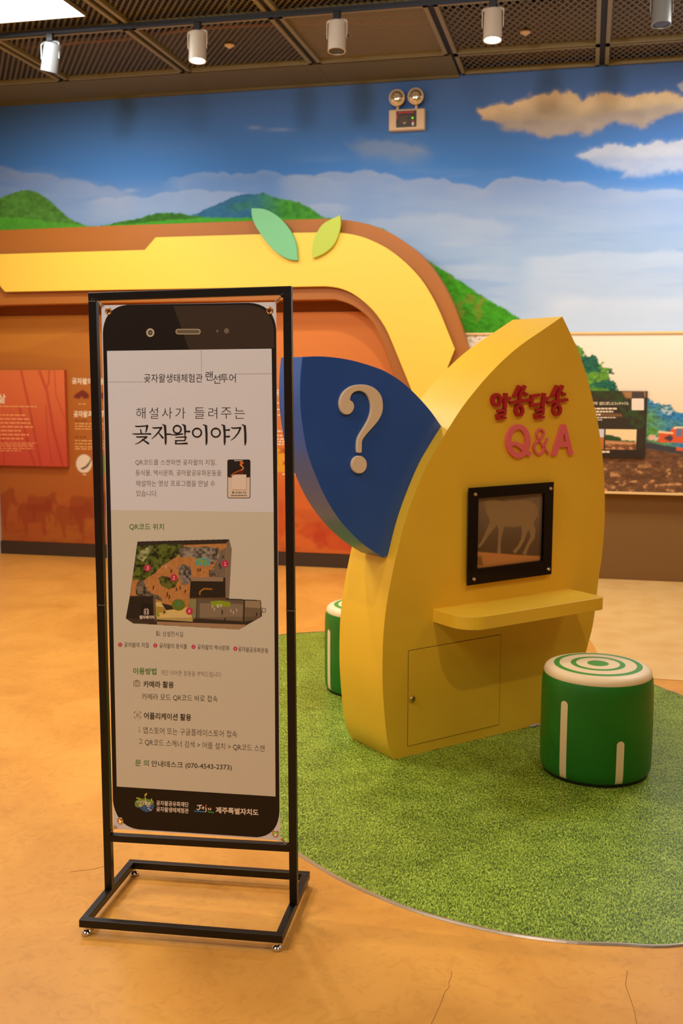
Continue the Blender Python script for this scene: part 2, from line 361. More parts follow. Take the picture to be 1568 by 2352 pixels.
def mural(x, y, P):
    z = P[..., 2]
    top = R(84, 120, 182); mid = R(74, 136, 214); low = R(120, 168, 216)
    t = sstep(150, 420, y)[..., None]; c = top * (1 - t) + mid * t
    t = (sstep(380, 640, y))[..., None]; c = c * (1 - t) + low * t
    p = Paint(x, y, (0, 0, 0)); p.c = c
    st = fbm(x / 190, y / 26, 5, 3)
    p.mix(sstep(0.52, 0.85, st) * sstep(300, 460, y) * 0.25, R(160, 188, 222))
    def puff(top, L, a, col, seed, crisp=2.5, wob=9, ws=26, keep=0.0):
        """a cloud bank with a billowing upper rim that thins out downwards"""
        tp = np.array(top, float); yt = np.interp(x, tp[:, 0], tp[:, 1])
        yt = yt - wob * (np.abs(np.sin(x / ws + 3 * fbm(x / (ws * 3), x * 0 + seed, 2, seed))) - 0.5) - wob * 0.5 * (fbm(x / 7, y / 40, 3, seed + 1) - 0.5)
        d = y - yt; e = sstep(tp[0, 0], tp[0, 0] + 60, x) * sstep(tp[-1, 0], tp[-1, 0] - 60, x)
        m_ = sstep(-crisp, crisp, d) * (keep + (1 - keep) * np.exp(-np.maximum(d, 0) / L)) * e * a * (0.75 + 0.5 * fbm(x / 60, y / 16, 4, seed + 2))
        p.mix(np.clip(m_, 0, 1), col)
    base = sstep(385, 540, y) * (0.34 + 0.36 * sstep(560, 760, y)) * (0.7 + 0.6 * fbm(x / 240, y / 30, 5, 19))
    p.mix(np.clip(base, 0, 0.85), R(196, 210, 230))
    p.mix(sstep(0.50, 0.72, fbm(x / 260, y / 26, 5, 21)) * sstep(420, 500, y) * sstep(780, 640, y) * 0.45, R(112, 156, 214))
    puff([(620, 410), (700, 402), (784, 396), (834, 392), (884, 398), (929, 417), (974, 412), (1019, 409), (1040, 424), (1114, 432), (1144, 412), (1179, 404), (1214, 415), (1264, 412), (1290, 422), (1334, 420), (1374, 432), (1434, 440), (1640, 436)], 110, 0.40, R(200, 206, 214), 5, 3, 7, 30)
    puff([(360, 420), (420, 404), (500, 396), (560, 402), (600, 392), (660, 404), (760, 412), (820, 430)], 50, 0.34, R(176, 196, 222), 9, 2, 7, 18)
    puff([(180, 462), (260, 454), (340, 452), (400, 440), (470, 437), (560, 446), (700, 470), (820, 470)], 60, 0.42, R(190, 204, 226), 12, 2.5, 6, 24)
    puff([(-80, 378), (0, 384), (80, 398), (160, 412), (250, 430), (330, 452)], 60, 0.42, R(176, 184, 204), 14, 4, 7, 26)
    puff([(1180, 600), (1284, 585), (1360, 580), (1459, 585), (1514, 574), (1560, 578), (1680, 590)], 120, 0.38, R(210, 220, 232), 15, 6, 6, 44, 0.3)
    puff([(1230, 690), (1340, 684), (1440, 690), (1680, 684)], 100, 0.4, R(220, 228, 238), 17, 16, 6, 60, 0.5)
    puff([(800, 520), (900, 500), (1000, 490), (1080, 500), (1200, 520)], 60, 0.35, R(196, 208, 224), 18, 8, 8, 30)
    p.mix(poly_mask(x, y, CL3, 16, 14, 40, 14) * 0.4, R(140, 160, 186)); puff([(800, 336), (860, 322), (900, 326), (960, 340), (1010, 352)], 28, 0.4, R(160, 176, 196), 20, 5, 5, 14)
    for q in [(640, 298, 30, 4), (585, 293, 14, 4), (1075, 616, 60, 7), (1040, 560, 40, 5), (300, 437, 18, 4)]:
        k = np.exp(-(((x - q[0]) / q[2]) ** 2 + ((y - q[1]) / q[3]) ** 2)) * (0.4 + 0.8 * fbm(x / 12, y / 5, 3, 23)); p.mix(k * 0.35, R(200, 210, 224))
    dim = lambda m_, y0, y1, lo_: m_ * (1 - (1 - lo_) * sstep(y0, y1, y))
    cm = np.maximum(poly_mask(x, y, CL1, 2.2, 8, 15, 15) * sstep(310, 270, y + 0.16 * (x - 1300) * (x > 1300)), poly_mask(x, y, CL1, 9, 8, 15, 15) * 0.85)
    sh = fbm(x / 34, y / 20, 5, 16); rim = sstep(45, 0, y - np.interp(x, [1100, 1150, 1200, 1250, 1290, 1330, 1390, 1450, 1520, 1600], [255, 238, 232, 216, 214, 236, 216, 222, 212, 226]))
    warmc = R(196, 178, 152) * (1 - rim[..., None]) + R(240, 212, 166) * rim[..., None]
    warmc = warmc * (0.84 + 0.32 * sh[..., None])
    p.c = p.c * (1 - cm[..., None]) + np.clip(warmc, 0, 1) * cm[..., None]
    k = np.maximum(poly_mask(x, y, CL2, 2.2, 8, 15, 17) * sstep(398, 350, y), poly_mask(x, y, CL2, 10, 8, 15, 17) * 0.75) * (0.72 + 0.4 * fbm(x / 30, y / 18, 4, 24)); p.mix(np.clip(k, 0, 1), R(196, 206, 224))
    p.mix(poly_mask(x, y, [(1556, 198), (1575, 186), (1650, 186), (1650, 215), (1565, 210)], 3, 5, 14, 18) * 0.8, R(190, 196, 204))
    leafy = fbm(x / 9, y / 7, 4, 31); big = fbm(x / 40, y / 25, 3, 32)
    g = R(36, 92, 30) * (0.55 + 1.0 * leafy[..., None]) ; g2 = R(84, 150, 36)
    def hill(poly, base, seed, soft=1.2):
        mk = poly_mask(x, y, poly, soft, 3, 9, seed)[..., None]; p.c = p.c * (1 - mk) + np.clip(base, 0, 1) * mk
    hb = R(72, 152, 52) * (0.5 + 1.0 * leafy[..., None]); blu = R(52, 112, 150) * (0.75 + 0.5 * leafy[..., None])
    k = sstep(660, 560, x)[..., None] * sstep(0.25, 0.55, fbm(x / 60, y / 40, 3, 37))[..., None]
    hill(HILL_B, hb * (1 - k) + blu * k, 41)
    hill(HILL_M, (R(78, 172, 48) * (0.85 + 0.3 * leafy[..., None])), 42)
    hill(HILL_M[:6] + [(470, 500), (380, 506), (300, 514)], R(60, 120, 40) * (0.6 + 0.8 * leafy[..., None]), 47)
    hill(HILL_L, R(84, 140, 54) * (0.5 + 1.0 * leafy[..., None]), 43)
    hill(HILL_L2, R(90, 172, 52) * (0.8 + 0.4 * leafy[..., None]), 44)
    gr = R(64, 150, 24) * (0.45 + 1.1 * fbm((x + y) / 16, (y - x * 0.5) / 7, 4, 33)[..., None])
    hill(HILL_R, gr, 45)
    k = poly_mask(x, y, HILL_R, 2) * sstep(0.55, 0.75, fbm(x / 22, y / 22, 3, 35)) * 0.5; p.mix(k, R(150, 130, 50))
    # brown painted dado right of the arch
    k = ((z < 1.9) & (P[..., 0] > -1.0)).astype(float); p.mix(k, R(128, 94, 52))
    k = ((z < 2.2) & (P[..., 0] < -1.3)).astype(float); p.mix(k, R(150, 80, 30))
    return p.c
nx = int((XR - XL) / 0.0095); nz = int(3.95 / 0.0095)
o = picture('wall_back', (XL + 0.002, D, 0), (XR - XL - 0.004, 0, 0), (0, 0, 3.95), nx, nz, mural, paint_mat('mural_paint', 0.7, 0.2))
tag(o, 'blue sky mural with clouds and green hills on the back wall', kind='structure')

# ---- ceiling: dark void, mesh panels in a grid of rails
void = mat('ceiling_void', rgb(34, 24, 16), 0.9)
brown_metal = mat('ceiling_rail', rgb(148, 136, 88), 0.5)
brown_board = mat('ceiling_board', rgb(116, 106, 68), 0.7)
m = MB(); m.box((XL - 0.2, YB - 0.2, 4.36), (XR + 0.2, D + 0.2, 4.46), void); build('ceiling', m, kind='structure')
m = MB(); m.box((XL, YB, ZC), (XR, 4.80, ZC + 0.02), brown_board); build('ceiling', m, kind='structure')
def mesh_mat(name, col, sx, sy, da, db):
    mt = mat(name, col, 0.55, 0.2); nt = mt.node_tree; b = nt.nodes['Principled BSDF']; L = nt.links.new
    g = nt.nodes.new('ShaderNodeTexCoord'); sp = nt.nodes.new('ShaderNodeSeparateXYZ'); L(g.outputs['Object'], sp.inputs[0])
    def mth(op, a, bb=None):
        n = nt.nodes.new('ShaderNodeMath'); n.operation = op
        for i, q in enumerate((a, bb)):
            if q is None: continue
            if isinstance(q, (int, float)): n.inputs[i].default_value = q
            else: L(q, n.inputs[i])
        return n.outputs[0]
    a = mth('DIVIDE', sp.outputs[0], sx); bb = mth('DIVIDE', sp.outputs[1], sy)
    p = mth('ADD', a, bb); q = mth('SUBTRACT', a, bb)
    fa = mth('ABSOLUTE', mth('SUBTRACT', mth('FRACT', p), 0.5)); fb = mth('ABSOLUTE', mth('SUBTRACT', mth('FRACT', q), 0.5))
    hole = mth('MULTIPLY', mth('LESS_THAN', fa, da), mth('LESS_THAN', fb, db))
    tr = nt.nodes.new('ShaderNodeBsdfTransparent'); mix = nt.nodes.new('ShaderNodeMixShader'); out = nt.nodes['Material Output']
    L(hole, mix.inputs[0]); L(b.outputs[0], mix.inputs[1]); L(tr.outputs[0], mix.inputs[2]); L(mix.outputs[0], out.inputs['Surface'])
    return mt
mesh_a = mesh_mat('expanded_mesh', rgb(110, 98, 66), 0.046, 0.070, 0.30, 0.43)
mesh_b = mesh_mat('expanded_mesh_wide', rgb(116, 104, 70), 0.050, 0.110, 0.34, 0.36)
mesh_c = mesh_mat('fine_mesh', rgb(158, 138, 88), 0.022, 0.030, 0.26, 0.30)
gx = [XL, -4.065, -3.05, -2.035, -1.03, 0.03, 1.05, 2.07, 3.09, XR]
gy = [4.80, 5.82, 6.84, 7.90, D - 0.005]
for i in range(len(gx) - 1):
    for j in range(len(gy) - 1):
        solid = (j == 3 and gx[i] < -1.05); e = 0.001 if solid else 0.02
        x0, x1, y0, y1 = gx[i] + e, gx[i+1] - e, gy[j] + 0.012, gy[j+1] - 0.012
        mm = brown_board if solid else (mesh_c if (i == 3 and j == 2) else (mesh_b if gx[i] > -1.1 else mesh_a))
        m = MB(); z = ZC + 0.012
        if i == 1 and j == 1:      # opening around the fluorescent panel
            for (a, b, c, d) in ((x0, x1, 6.56, y1), (-3.20, x1, y0, 6.56)): m.add([(a, c, z), (b, c, z), (b, d, z), (a, d, z)], [(0, 1, 2, 3)], mm)
            m.add([(x0, y0, z), (-3.20, y0, z), (-3.20, 5.86, z), (x0, 5.86, z)], [(0, 1, 2, 3)], mm)
        elif solid: m.box((x0, y0, ZC - 0.012), (x1, y1, ZC + 0.012), mm)
        else: m.add([(x0, y0, z), (x1, y0, z), (x1, y1, z), (x0, y1, z)], [(0, 1, 2, 3)], mm)
        build('ceiling', m, kind='structure')
        if solid: continue
        m = MB(); t = 0.028      # the panel's own rim
        m.box((x0, y0, ZC - 0.012), (x0 + t, y1, ZC + 0.02), brown_metal); m.box((x1 - t, y0, ZC - 0.012), (x1, y1, ZC + 0.02), brown_metal)
        m.box((x0, y0, ZC - 0.012), (x1, y0 + t, ZC + 0.02), brown_metal); m.box((x0, y1 - t, ZC - 0.012), (x1, y1, ZC + 0.02), brown_metal)
        build('trim_1', m, kind='structure')
dark_gap = mat('rail_gap', rgb(40, 30, 20), 0.7)
m = MB()
for x in gx[1:-1]: m.box((x - 0.02, 4.80, ZC + 0.004), (x + 0.02, D - 0.005 if x > -1.05 else 7.9, ZC + 0.03), dark_gap)
for y in gy: m.box((XL, y - 0.012, ZC + 0.005), (XR, y + 0.012 if y < D - 0.1 else y, ZC + 0.03), dark_gap)
build('trim_2', m, kind='structure')
m = MB(); m.box((XL, D - 0.03, ZC - 0.03), (-1.03, D - 0.003, ZC - 0.012), brown_board); build('trim_3', m, kind='structure')
# ---- baseboard
bb = mat('baseboard_dark', rgb(58, 42, 28), 0.6)
m = MB(); m.box((XL + 0.002, D - 0.03, 0), (-0.95, D - 0.002, 0.112), bb); build('baseboard_back', m, kind='structure')

# ================================================================== ORANGE PRINTED WALL UNDER THE ARCH
HORSE = [(0, 60), (6, 30), (30, 22), (70, 30), (110, 30), (140, 22), (160, 0), (178, 2), (186, 16), (182, 36), (192, 60), (200, 78), (192, 86), (178, 76), (166, 66), (156, 90), (150, 118), (148, 150), (152, 196), (140, 198), (134, 150), (128, 122), (90, 130), (60, 124), (52, 150), (58, 190), (46, 194), (36, 150), (22, 118), (12, 96), (8, 130), (2, 128)]
def orange(x, y, P):
    t = sstep(150, 760, x)[..., None]; s = sstep(700, 1250, y)[..., None]
    left = R(196, 126, 40) * (1 - s) + R(180, 100, 38) * s; right = R(224, 132, 56) * (1 - s) + R(212, 106, 44) * s
    p = Paint(x, y, (0, 0, 0)); p.c = left * (1 - t) + right * t
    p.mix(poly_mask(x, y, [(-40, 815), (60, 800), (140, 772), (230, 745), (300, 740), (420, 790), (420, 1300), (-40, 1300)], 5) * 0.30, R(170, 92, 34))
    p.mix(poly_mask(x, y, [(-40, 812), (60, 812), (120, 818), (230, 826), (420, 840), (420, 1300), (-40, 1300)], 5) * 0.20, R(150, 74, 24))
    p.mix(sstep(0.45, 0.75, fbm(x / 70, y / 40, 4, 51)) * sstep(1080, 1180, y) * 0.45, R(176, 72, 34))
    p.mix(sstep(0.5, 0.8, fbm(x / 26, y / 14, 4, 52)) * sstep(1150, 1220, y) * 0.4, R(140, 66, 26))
    for ox, oy, s in ((-62, 1120, 0.52), (62, 1130, 0.36), (40, 1146, 0.43), (126, 1150, 0.45), (160, 1126, 0.52), (230, 1120, 0.6), (330, 1130, 0.5)):
        p.mix(poly_mask(x, y, [(ox + a * s, oy + b * s) for a, b in HORSE], 3, 2, 12, 3) * 0.55, R(140, 52, 22))
    p.mix(poly_mask(x, y, [(680, 1225), (700, 1205), (735, 1195), (760, 1205), (790, 1235), (830, 1270), (760, 1262), (720, 1240)], 5, 4, 20, 7) * 0.5, R(190, 60, 30))
    p.mix(poly_mask(x, y, [(640, 1150), (652, 1170), (660, 1210), (640, 1240)], 5, 4, 20, 7) * 0.5, R(190, 60, 30))
    p.mix(poly_mask(x, y, [(722, 1220), (745, 1222), (756, 1250), (735, 1262), (720, 1245)], 4, 3, 14, 9) * 0.5, R(176, 48, 28))
    # printed photo squares beside the blue leaf
    p.mix(poly_mask(x, y, [(600, 1028), (676, 1030), (676, 1085), (600, 1083)], 1.5), R(226, 160, 40)); p.mix(poly_mask(x, y, [(600, 1028), (676, 1030), (676, 1085), (600, 1083)], 1.5) * sstep(0.45, 0.6, fbm(x / 14, y / 14, 3, 55)), R(180, 90, 24))
    p.mix(poly_mask(x, y, [(228, 1045), (300, 1047), (300, 1088), (228, 1086)], 1.5) * 0.9, R(110, 130, 30))
    # white round photo with a dark seed pod
    c = np.hypot((x - 193) / 18, (y - 1065) / 21); p.mix(sstep(1.06, 0.96, c), R(232, 216, 186))
    p.mix(poly_mask(x, y, [(183, 1077), (197, 1070), (205, 1060), (208, 1052), (209, 1060), (202, 1072), (192, 1079)], 1.2) * 0.9, R(70, 50, 36))
    for ox in (170, 226, 284):       # small dark fruit photos
        p.mix(poly_mask(x, y, [(ox, 908), (ox + 8, 902), (ox + 20, 895), (ox + 34, 905), (ox + 34, 915), (ox + 22, 916), (ox + 18, 910), (ox + 12, 916), (ox, 914)], 1.5) * 0.9, R(110, 26, 24))
    return p.c
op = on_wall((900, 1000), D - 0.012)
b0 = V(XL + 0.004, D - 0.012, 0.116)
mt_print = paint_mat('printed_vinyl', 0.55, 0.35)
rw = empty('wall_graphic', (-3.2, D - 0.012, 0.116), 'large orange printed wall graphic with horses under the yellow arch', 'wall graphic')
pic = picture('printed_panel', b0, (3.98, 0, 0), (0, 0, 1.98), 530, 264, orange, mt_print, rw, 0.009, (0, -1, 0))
ink_cream = mat('cream_ink', rgb(240, 218, 180), 0.6); ink_tan = mat('tan_ink', rgb(232, 178, 104), 0.6)
def dashes(mb, x0, x1, y0, slope, h, fn, m, rnd, unit=7.0, gap=2.2):
    """a printed line too small to read, as broken words"""
    x = x0
    while x < x1 - 2:
        l = min(rnd.uniform(0.6, 2.0) * unit, x1 - x)
        q = [(x, y0 + slope * (x - x0) - h / 2), (x + l, y0 + slope * (x + l - x0) - h / 2), (x + l, y0 + slope * (x + l - x0) + h / 2), (x, y0 + slope * (x - x0) + h / 2)]
        mb.add([fn(p) for p in q], [(0, 1, 2, 3)], m); x += l + gap
rn = random.Random(8)
fw = lambda p: on_wall(p, D - 0.0126)
m = MB()
write(m, '곶자왈의', 165, 211, 875, 876, 15, fw, ink_cream, 0.03); write(m, '샘', 226, 240, 875, 876, 15, fw, ink_cream, 0.03)
write(m, '곶자왈과', 169, 212, 951, 951, 15, fw, ink_cream, 0.03); write(m, '주', 228, 242, 951, 951, 15, fw, ink_cream, 0.03)
for k, (y, x1) in enumerate(((973, 300), (979, 280), (985, 300), (1012, 300), (1019, 280), (1026, 300), (1031, 270))): dashes(m, 172, x1, y, 0.01, 2.2, fw, ink_tan, rn)
for y in (966, 1004): dashes(m, 172, 200, y, 0.01, 2.4, fw, mat('brown_ink', rgb(120, 62, 20), 0.6), rn)
for ox in (170, 226): dashes(m, ox + 10, ox + 30, 928, 0, 2, fw, ink_tan, rn)
for y in (896, 903, 925, 940, 953, 990, 1000, 1008, 1014, 1020): dashes(m, 600, 656, y, 0.01, 2.4 if y < 980 else 3.2, fw, ink_cream, rn)
write(m, '곶자왈과', 590, 654, 904, 905, 16, fw, ink_cream, 0.03)
dashes(m, 648, 690, 1089, 0.02, 3, fw, ink_cream, rn); dashes(m, 190, 198, 1090, 0, 2, fw, ink_cream, rn)
build('printed_lettering', m, pic, fix=False)
# ---- red board on the left
def redboard(x, y, P):
    s = sstep(845, 1075, y)[..., None]; p = Paint(x, y, (0, 0, 0)); p.c = R(218, 112, 58) * (1 - s) + R(198, 74, 50) * s
    br = R(170, 52, 36)
    for ln, wd in (([(48, 850), (66, 930), (80, 1000), (95, 1075)], 5), ([(45, 935), (60, 1000), (70, 1040), (82, 1075)], 5), ([(90, 850), (108, 900), (122, 985), (145, 1075)], 6), ([(113, 850), (112, 880), (106, 890)], 4), ([(125, 850), (128, 905), (148, 960)], 2.5), ([(105, 930), (110, 1010), (122, 1075)], 2.5), ([(6, 1000), (10, 1075)], 3)):
        p.poly(stroke([(a, b, wd) for a, b in ln]), br, 1.5, a=0.6)
    return p.c
A = on_wall((-20, 850), D - 0.06); Bq = on_wall((147, 850), D - 0.06); z0 = on_wall((150, 1072), D - 0.06)[2]
A[0] = XL + 0.01
rb = empty('information_board', ((A[0] + Bq[0]) / 2, D - 0.06, z0), 'orange red information board with tree branches, left of the black sign', 'information board')
pb = picture('panel', (A[0], D - 0.06, z0), (Bq[0] - A[0], 0, 0), (0, 0, A[2] - z0), 110, 120, redboard, mt_print, rb, 0.045, (0, -1, 0))
fr = lambda p: on_wall(p, D - 0.0606)
m = MB(); write(m, '삶', -6, 13, 915, 916, 22, fr, ink_cream, 0.03)
for y, x1 in ((953, 59), (962, 67), (971, 70), (980, 77), (989, 48), (998, 67), (1007, 54)): dashes(m, -8, x1, y, 0.01, 3.2, fr, mat('salmon_ink', rgb(244, 160, 100), 0.6), rn)
for y, x1 in ((1017, 84), (1021, 78), (1025, 76), (1030, 77), (1035, 48)): dashes(m, -8, x1, y, 0.005, 1.8, fr, mat('salmon_ink', rgb(244, 160, 100), 0.6), rn)
dashes(m, -8, 86, 933, 0.01, 2.2, fr, ink_tan, rn)
build('printed_lettering', m, pb, fix=False)

# ================================================================== ARCH
arch_brown = mat('arch_brown', rgb(172, 102, 28), 0.55); arch_yellow = mat('arch_yellow', rgb(250, 210, 76), 0.5)
YA = D - 0.25
OUT = [(-260, 540), (-100, 532), (0, 528.5), (240, 519), (580, 507)] + smooth_curve([(745, 502), (783, 504), (821, 509.5), (855, 518), (892, 532.6), (930, 556), (964, 583), (994, 617), (1019, 655), (1040, 697), (1057, 743), (1074, 798)], 3) + [(1130, 985), (1196, 1290)]
INN = [(1075, 1282), (1000, 1120), (930, 935)] + smooth_curve([(903, 857), (890, 819), (876, 781), (859, 747), (838, 722), (812, 703), (787, 692.6), (766, 687.6)], 3) + [(674, 689), (197, 696.5), (0, 700.7), (-260, 708)]
def wfn(y): return lambda p: on_wall(p, y)
def deep(y, dep):
    def f(p): q = on_wall(p, y); return q + V(0, dep, 0)
    return f
def clampx(f):
    def g(p): q = f(p); q[0] = max(q[0], XL + 0.005); q[2] = max(q[2], 0.0); return q
    return g
arch = empty('arch', (-2.6, YA, 0), 'yellow and brown rounded arch facade against the back wall', 'arch')
m = MB(); m.prism([OUT + INN], clampx(wfn(YA)), clampx(deep(YA, 0.15)), arch_brown); ab = build('backing_board', m, arch, bevel=0.004)
YOUT = [(-260, 590), (0, 583.5), (332, 574), (357, 545), (590, 538), (674, 534.5)] + smooth_curve([(745, 533.5), (783, 534.7), (821, 541), (855, 553), (892, 572.6), (930, 602), (964, 638), (989, 676), (1010, 718), (1027, 760), (1044, 802)], 3) + [(1027, 845), (1075, 985), (1150, 1287)]
YINN = [(1103, 1284), (1042, 1120), (978, 970)] + smooth_curve([(945, 897), (918, 831), (892, 768), (876, 739), (855, 711.6), (829, 688), (804, 671.5), (775, 661), (745, 657.6)], 3) + [(669, 659), (250, 666), (11, 670.5), (-10, 645), (-260, 652)]
m = MB(); m.prism([YOUT + YINN], clampx(wfn(YA - 0.05)), clampx(deep(YA - 0.05, 0.022)), arch_yellow); build('face_board', m, arch, bevel=0.003)
for q in ((60, 620), (480, 600), (860, 620), (1000, 800), (1040, 960), (1110, 1200)):
    m = MB(); c = on_wall(q, YA - 0.028); m.box(c - V(0.04, 0.0, 0.04), c + V(0.04, 0.028, 0.04), arch_brown); build('spacer', m, arch)
for q in ((30, 600), (300, 600), (560, 590), (760, 600)):
    m = MB(); c = on_wall(q, YA + 0.15); m.box(c - V(0.05, 0.0, 0.12), c + V(0.05, 0.098, 0.12), arch_brown); build('wall_batten', m, arch)
teal = mat('teal_board', rgb(116, 196, 138), 0.5); lime = mat('lime_board', rgb(184, 204, 66), 0.5)
LF1 = smooth_curve([(577, 478), (606, 480), (632, 492.6), (653, 511.6), (669.5, 535), (680, 562), (683, 598)], 4) + smooth_curve([(683, 598), (661, 595), (636, 581), (615, 560), (598, 537), (585, 516), (578, 495), (577, 478)], 4)[1:-1]
LF2 = smooth_curve([(781, 494), (782, 516), (777, 539), (766, 562), (745, 581), (719, 593)], 4) + smooth_curve([(719, 593), (716.6, 575), (719, 554), (728, 532.6), (745, 511.6), (781, 494)], 4)[1:-1]
for lf, mm, lb in ((LF1, teal, 'teal leaf'), (LF2, lime, 'lime green leaf')):
    m = MB(); m.prism([lf], wfn(YA - 0.085), deep(YA - 0.085, 0.036), mm); q = build('leaf', m, arch, bevel=0.002); q['label'] = lb

# ================================================================== FIELD PHOTO PANEL
def field(x, y, P):
    p = Paint(x, y, (0, 0, 0)); s = sstep(770, 1000, y)[..., None]
    p.c = R(246, 232, 208) * (1 - s) + R(240, 218, 178) * s
    n = np.clip((fbm(x / 5, y / 4, 4, 61) - 0.5) * 1.7 + 0.5, 0, 1.2); nb = fbm(x / 22, y / 18, 3, 62)
    tree1 = [(1230, 930), (1230, 800), (1300, 778), (1330, 798), (1345, 815), (1372, 822), (1392, 842), (1402, 862), (1412, 880), (1420, 897), (1440, 960), (1478, 990), (1478, 1040), (1230, 1040)]
    g = R(20, 96, 70) * (0.4 + 1.2 * n[..., None]); k = sstep(0.48, 0.62, nb)[..., None]; g = g * (1 - k) + R(96, 150, 40) * (0.55 + 0.8 * n[..., None]) * k
    mk = poly_mask(x, y, tree1, 1.5, 13, 8, 63)[..., None]; p.c = p.c * (1 - mk) + g * mk
    tree2 = [(1470, 920), (1486, 912), (1500, 925), (1520, 926), (1540, 935), (1552, 950), (1590, 950), (1640, 930), (1760, 922), (1900, 948), (2060, 930), (2300, 955), (3200, 930), (3200, 1060), (1470, 1040)]
    b = R(44, 120, 170) * (0.5 + 1.0 * n[..., None]); k = sstep(1530, 1480, x + 0.7 * (y - 960) * -1)[..., None]; k = np.clip(k * 0.75 + sstep(0.5, 0.65, nb)[..., None] * 0.3, 0, 1)
    b = b * (1 - k) + R(100, 158, 70) * (0.5 + 0.9 * n[..., None]) * k
    mk = poly_mask(x, y, tree2, 1.5, 9, 7, 64)[..., None]; p.c = p.c * (1 - mk) + b * mk
    k = poly_mask(x, y, [(1515, 930), (1530, 928), (1550, 945), (1535, 955), (1518, 945)], 4, 4, 8, 66) * 0.6 * sstep(0.4, 0.6, n); p.mix(k, R(220, 230, 226))
    soil = [(1200, 1060), (1440, 1040), (1480, 1020), (1560, 1034), (3200, 1040), (3200, 1180), (1200, 1180)]
    sc = R(112, 74, 46) * (0.3 + 1.3 * fbm(x / 9, y / 4, 5, 65)[..., None]); k = sstep(0.55, 0.75, fbm(x / 13, y / 7, 4, 67))[..., None] * sstep(1040, 1100, y)[..., None]
    sc = sc * (1 - k) + R(206, 150, 96) * k
    mk = poly_mask(x, y, soil, 3, 3, 14, 68)[..., None]; p.c = p.c * (1 - mk) + sc * mk
    p.poly([(1484, 1015), (1520, 1022), (1600, 1035), (3200, 1040), (3200, 1056), (1560, 1042), (1484, 1030)], R(62, 62, 70), 2)
    Z = lambda pts: [(1300 + a * 0.1709, 760 + b * 0.1709) for a, b in pts]
    rd = R(226, 92, 46)
    p.poly(Z([(1230, 1490), (1245, 1350), (1390, 1355), (1440, 1290), (1640, 1290), (1640, 1510), (1430, 1500), (1260, 1500)]), rd, 1)
    p.poly(Z([(1235, 1370), (1240, 1342), (1440, 1365), (1435, 1385)]), R(246, 214, 160), 1); p.poly(Z([(1430, 1320), (1460, 1285), (1640, 1290), (1640, 1305)]), R(246, 220, 170), 1)
    p.poly(Z([(1480, 1310), (1560, 1310), (1555, 1420), (1475, 1420)]), R(110, 120, 150), 1); p.poly(Z([(1300, 1440), (1400, 1395), (1440, 1440), (1400, 1490)]), R(70, 60, 66), 2)
    p.poly(Z([(1090, 1430), (1130, 1395), (1195, 1400), (1210, 1440), (1170, 1470), (1110, 1470)]), R(226, 180, 160), 1.2); p.poly(Z([(1180, 1440), (1250, 1430), (1200, 1490)]), R(220, 200, 190), 1)
    p.poly(Z([(1480, 1560), (1640, 1590), (1640, 1620), (1475, 1610)]), rd, 1)
    # speckled corner left of the yellow kiosk
    k = (x < 1180) * sstep(0.58, 0.68, fbm(x / 6, y / 6, 3, 71)) * 0.7; p.mix(k, R(120, 120, 80))
    return p.c
YP = D - 0.075
fx0 = -0.985; zt = on_wall((1430, 766), YP)[2]; zl = on_wall((1470, 1132), YP)[2]
fp = empty('photo_panel', (1.2, YP, zl), 'wide framed photo panel of a ploughed field with red bulldozer', 'photo panel')
picture('printed_panel', (fx0, YP, zl), (XR - 0.02 - fx0, 0, 0), (0, 0, zt - zl), 760, 220, field, paint_mat('photo_print', 0.5, 0.4), fp, 0.072, (0, -1, 0))
cream_frame = mat('cream_frame', rgb(238, 200, 136), 0.5)
m = MB(); m.box((fx0, YP - 0.012, zt - 0.004), (XR - 0.02, YP + 0.02, zt + 0.014), cream_frame); build('frame_rail', m, fp, bevel=0.002)
m = MB(); m.box((fx0, YP - 0.012, zl - 0.012), (XR - 0.02, YP + 0.02, zl + 0.006), cream_frame); build('frame_rail', m, fp, bevel=0.002)
# ---- dark caption board in front of the photo
ZF = lambda p: (1300 + p[0] * 0.1709, 760 + p[1] * 0.1709)
def caption(x, y, P):
    p = Paint(x, y, R(54, 42, 26)); n = fbm(x / 10, y / 10, 4, 72)
    p.mix(sstep(0.35, 0.65, n) * 0.5 * poly_mask(x, y, [ZF(q) for q in ((300, 790), (720, 790), (760, 900), (860, 980), (1050, 1080), (1050, 1300), (830, 1310), (780, 1150), (700, 980), (300, 900))], 4, 4, 12, 3), R(44, 92, 34))
    p.poly([ZF(q) for q in ((300, 790), (740, 790), (760, 900), (300, 900))], R(48, 56, 20), 5, a=0.6)
    p.poly([ZF(q) for q in ((750, 815), (1065, 808), (1065, 890), (880, 905), (800, 900))], R(166, 120, 66), 4)
    p.poly([ZF(q) for q in ((400, 1110), (740, 1118), (755, 1150), (410, 1140))], R(146, 100, 60), 3, a=0.8)
    p.poly([ZF(q) for q in ((420, 1600), (1040, 1600), (1040, 1720), (430, 1720))], R(40, 26, 16), 8, a=0.7)
    return p.c
cu = lambda q: on_wall(ZF(q), YP - 0.016)
c0 = cu((250, 1712)); c1 = cu((1060, 1712)); c2 = cu((1060, 808))
cb = empty('caption_board', c1, 'dark caption board with two small photos, lower right of red lettering', 'information board')
cp = picture('panel', (c0[0], YP - 0.016, c1[2]), (c1[0] - c0[0], 0, 0), (0, 0, c2[2] - c1[2]), 110, 120, caption, mt_print, cb, 0.004, (0, -1, 0))
cf = lambda q: on_wall(ZF(q), YP - 0.0166); cf2 = lambda q: on_wall(ZF(q), YP - 0.0172)
m = MB(); dark_ink = mat('dark_ink', rgb(30, 22, 18), 0.5); paper = mat('print_white', rgb(236, 220, 196), 0.6)
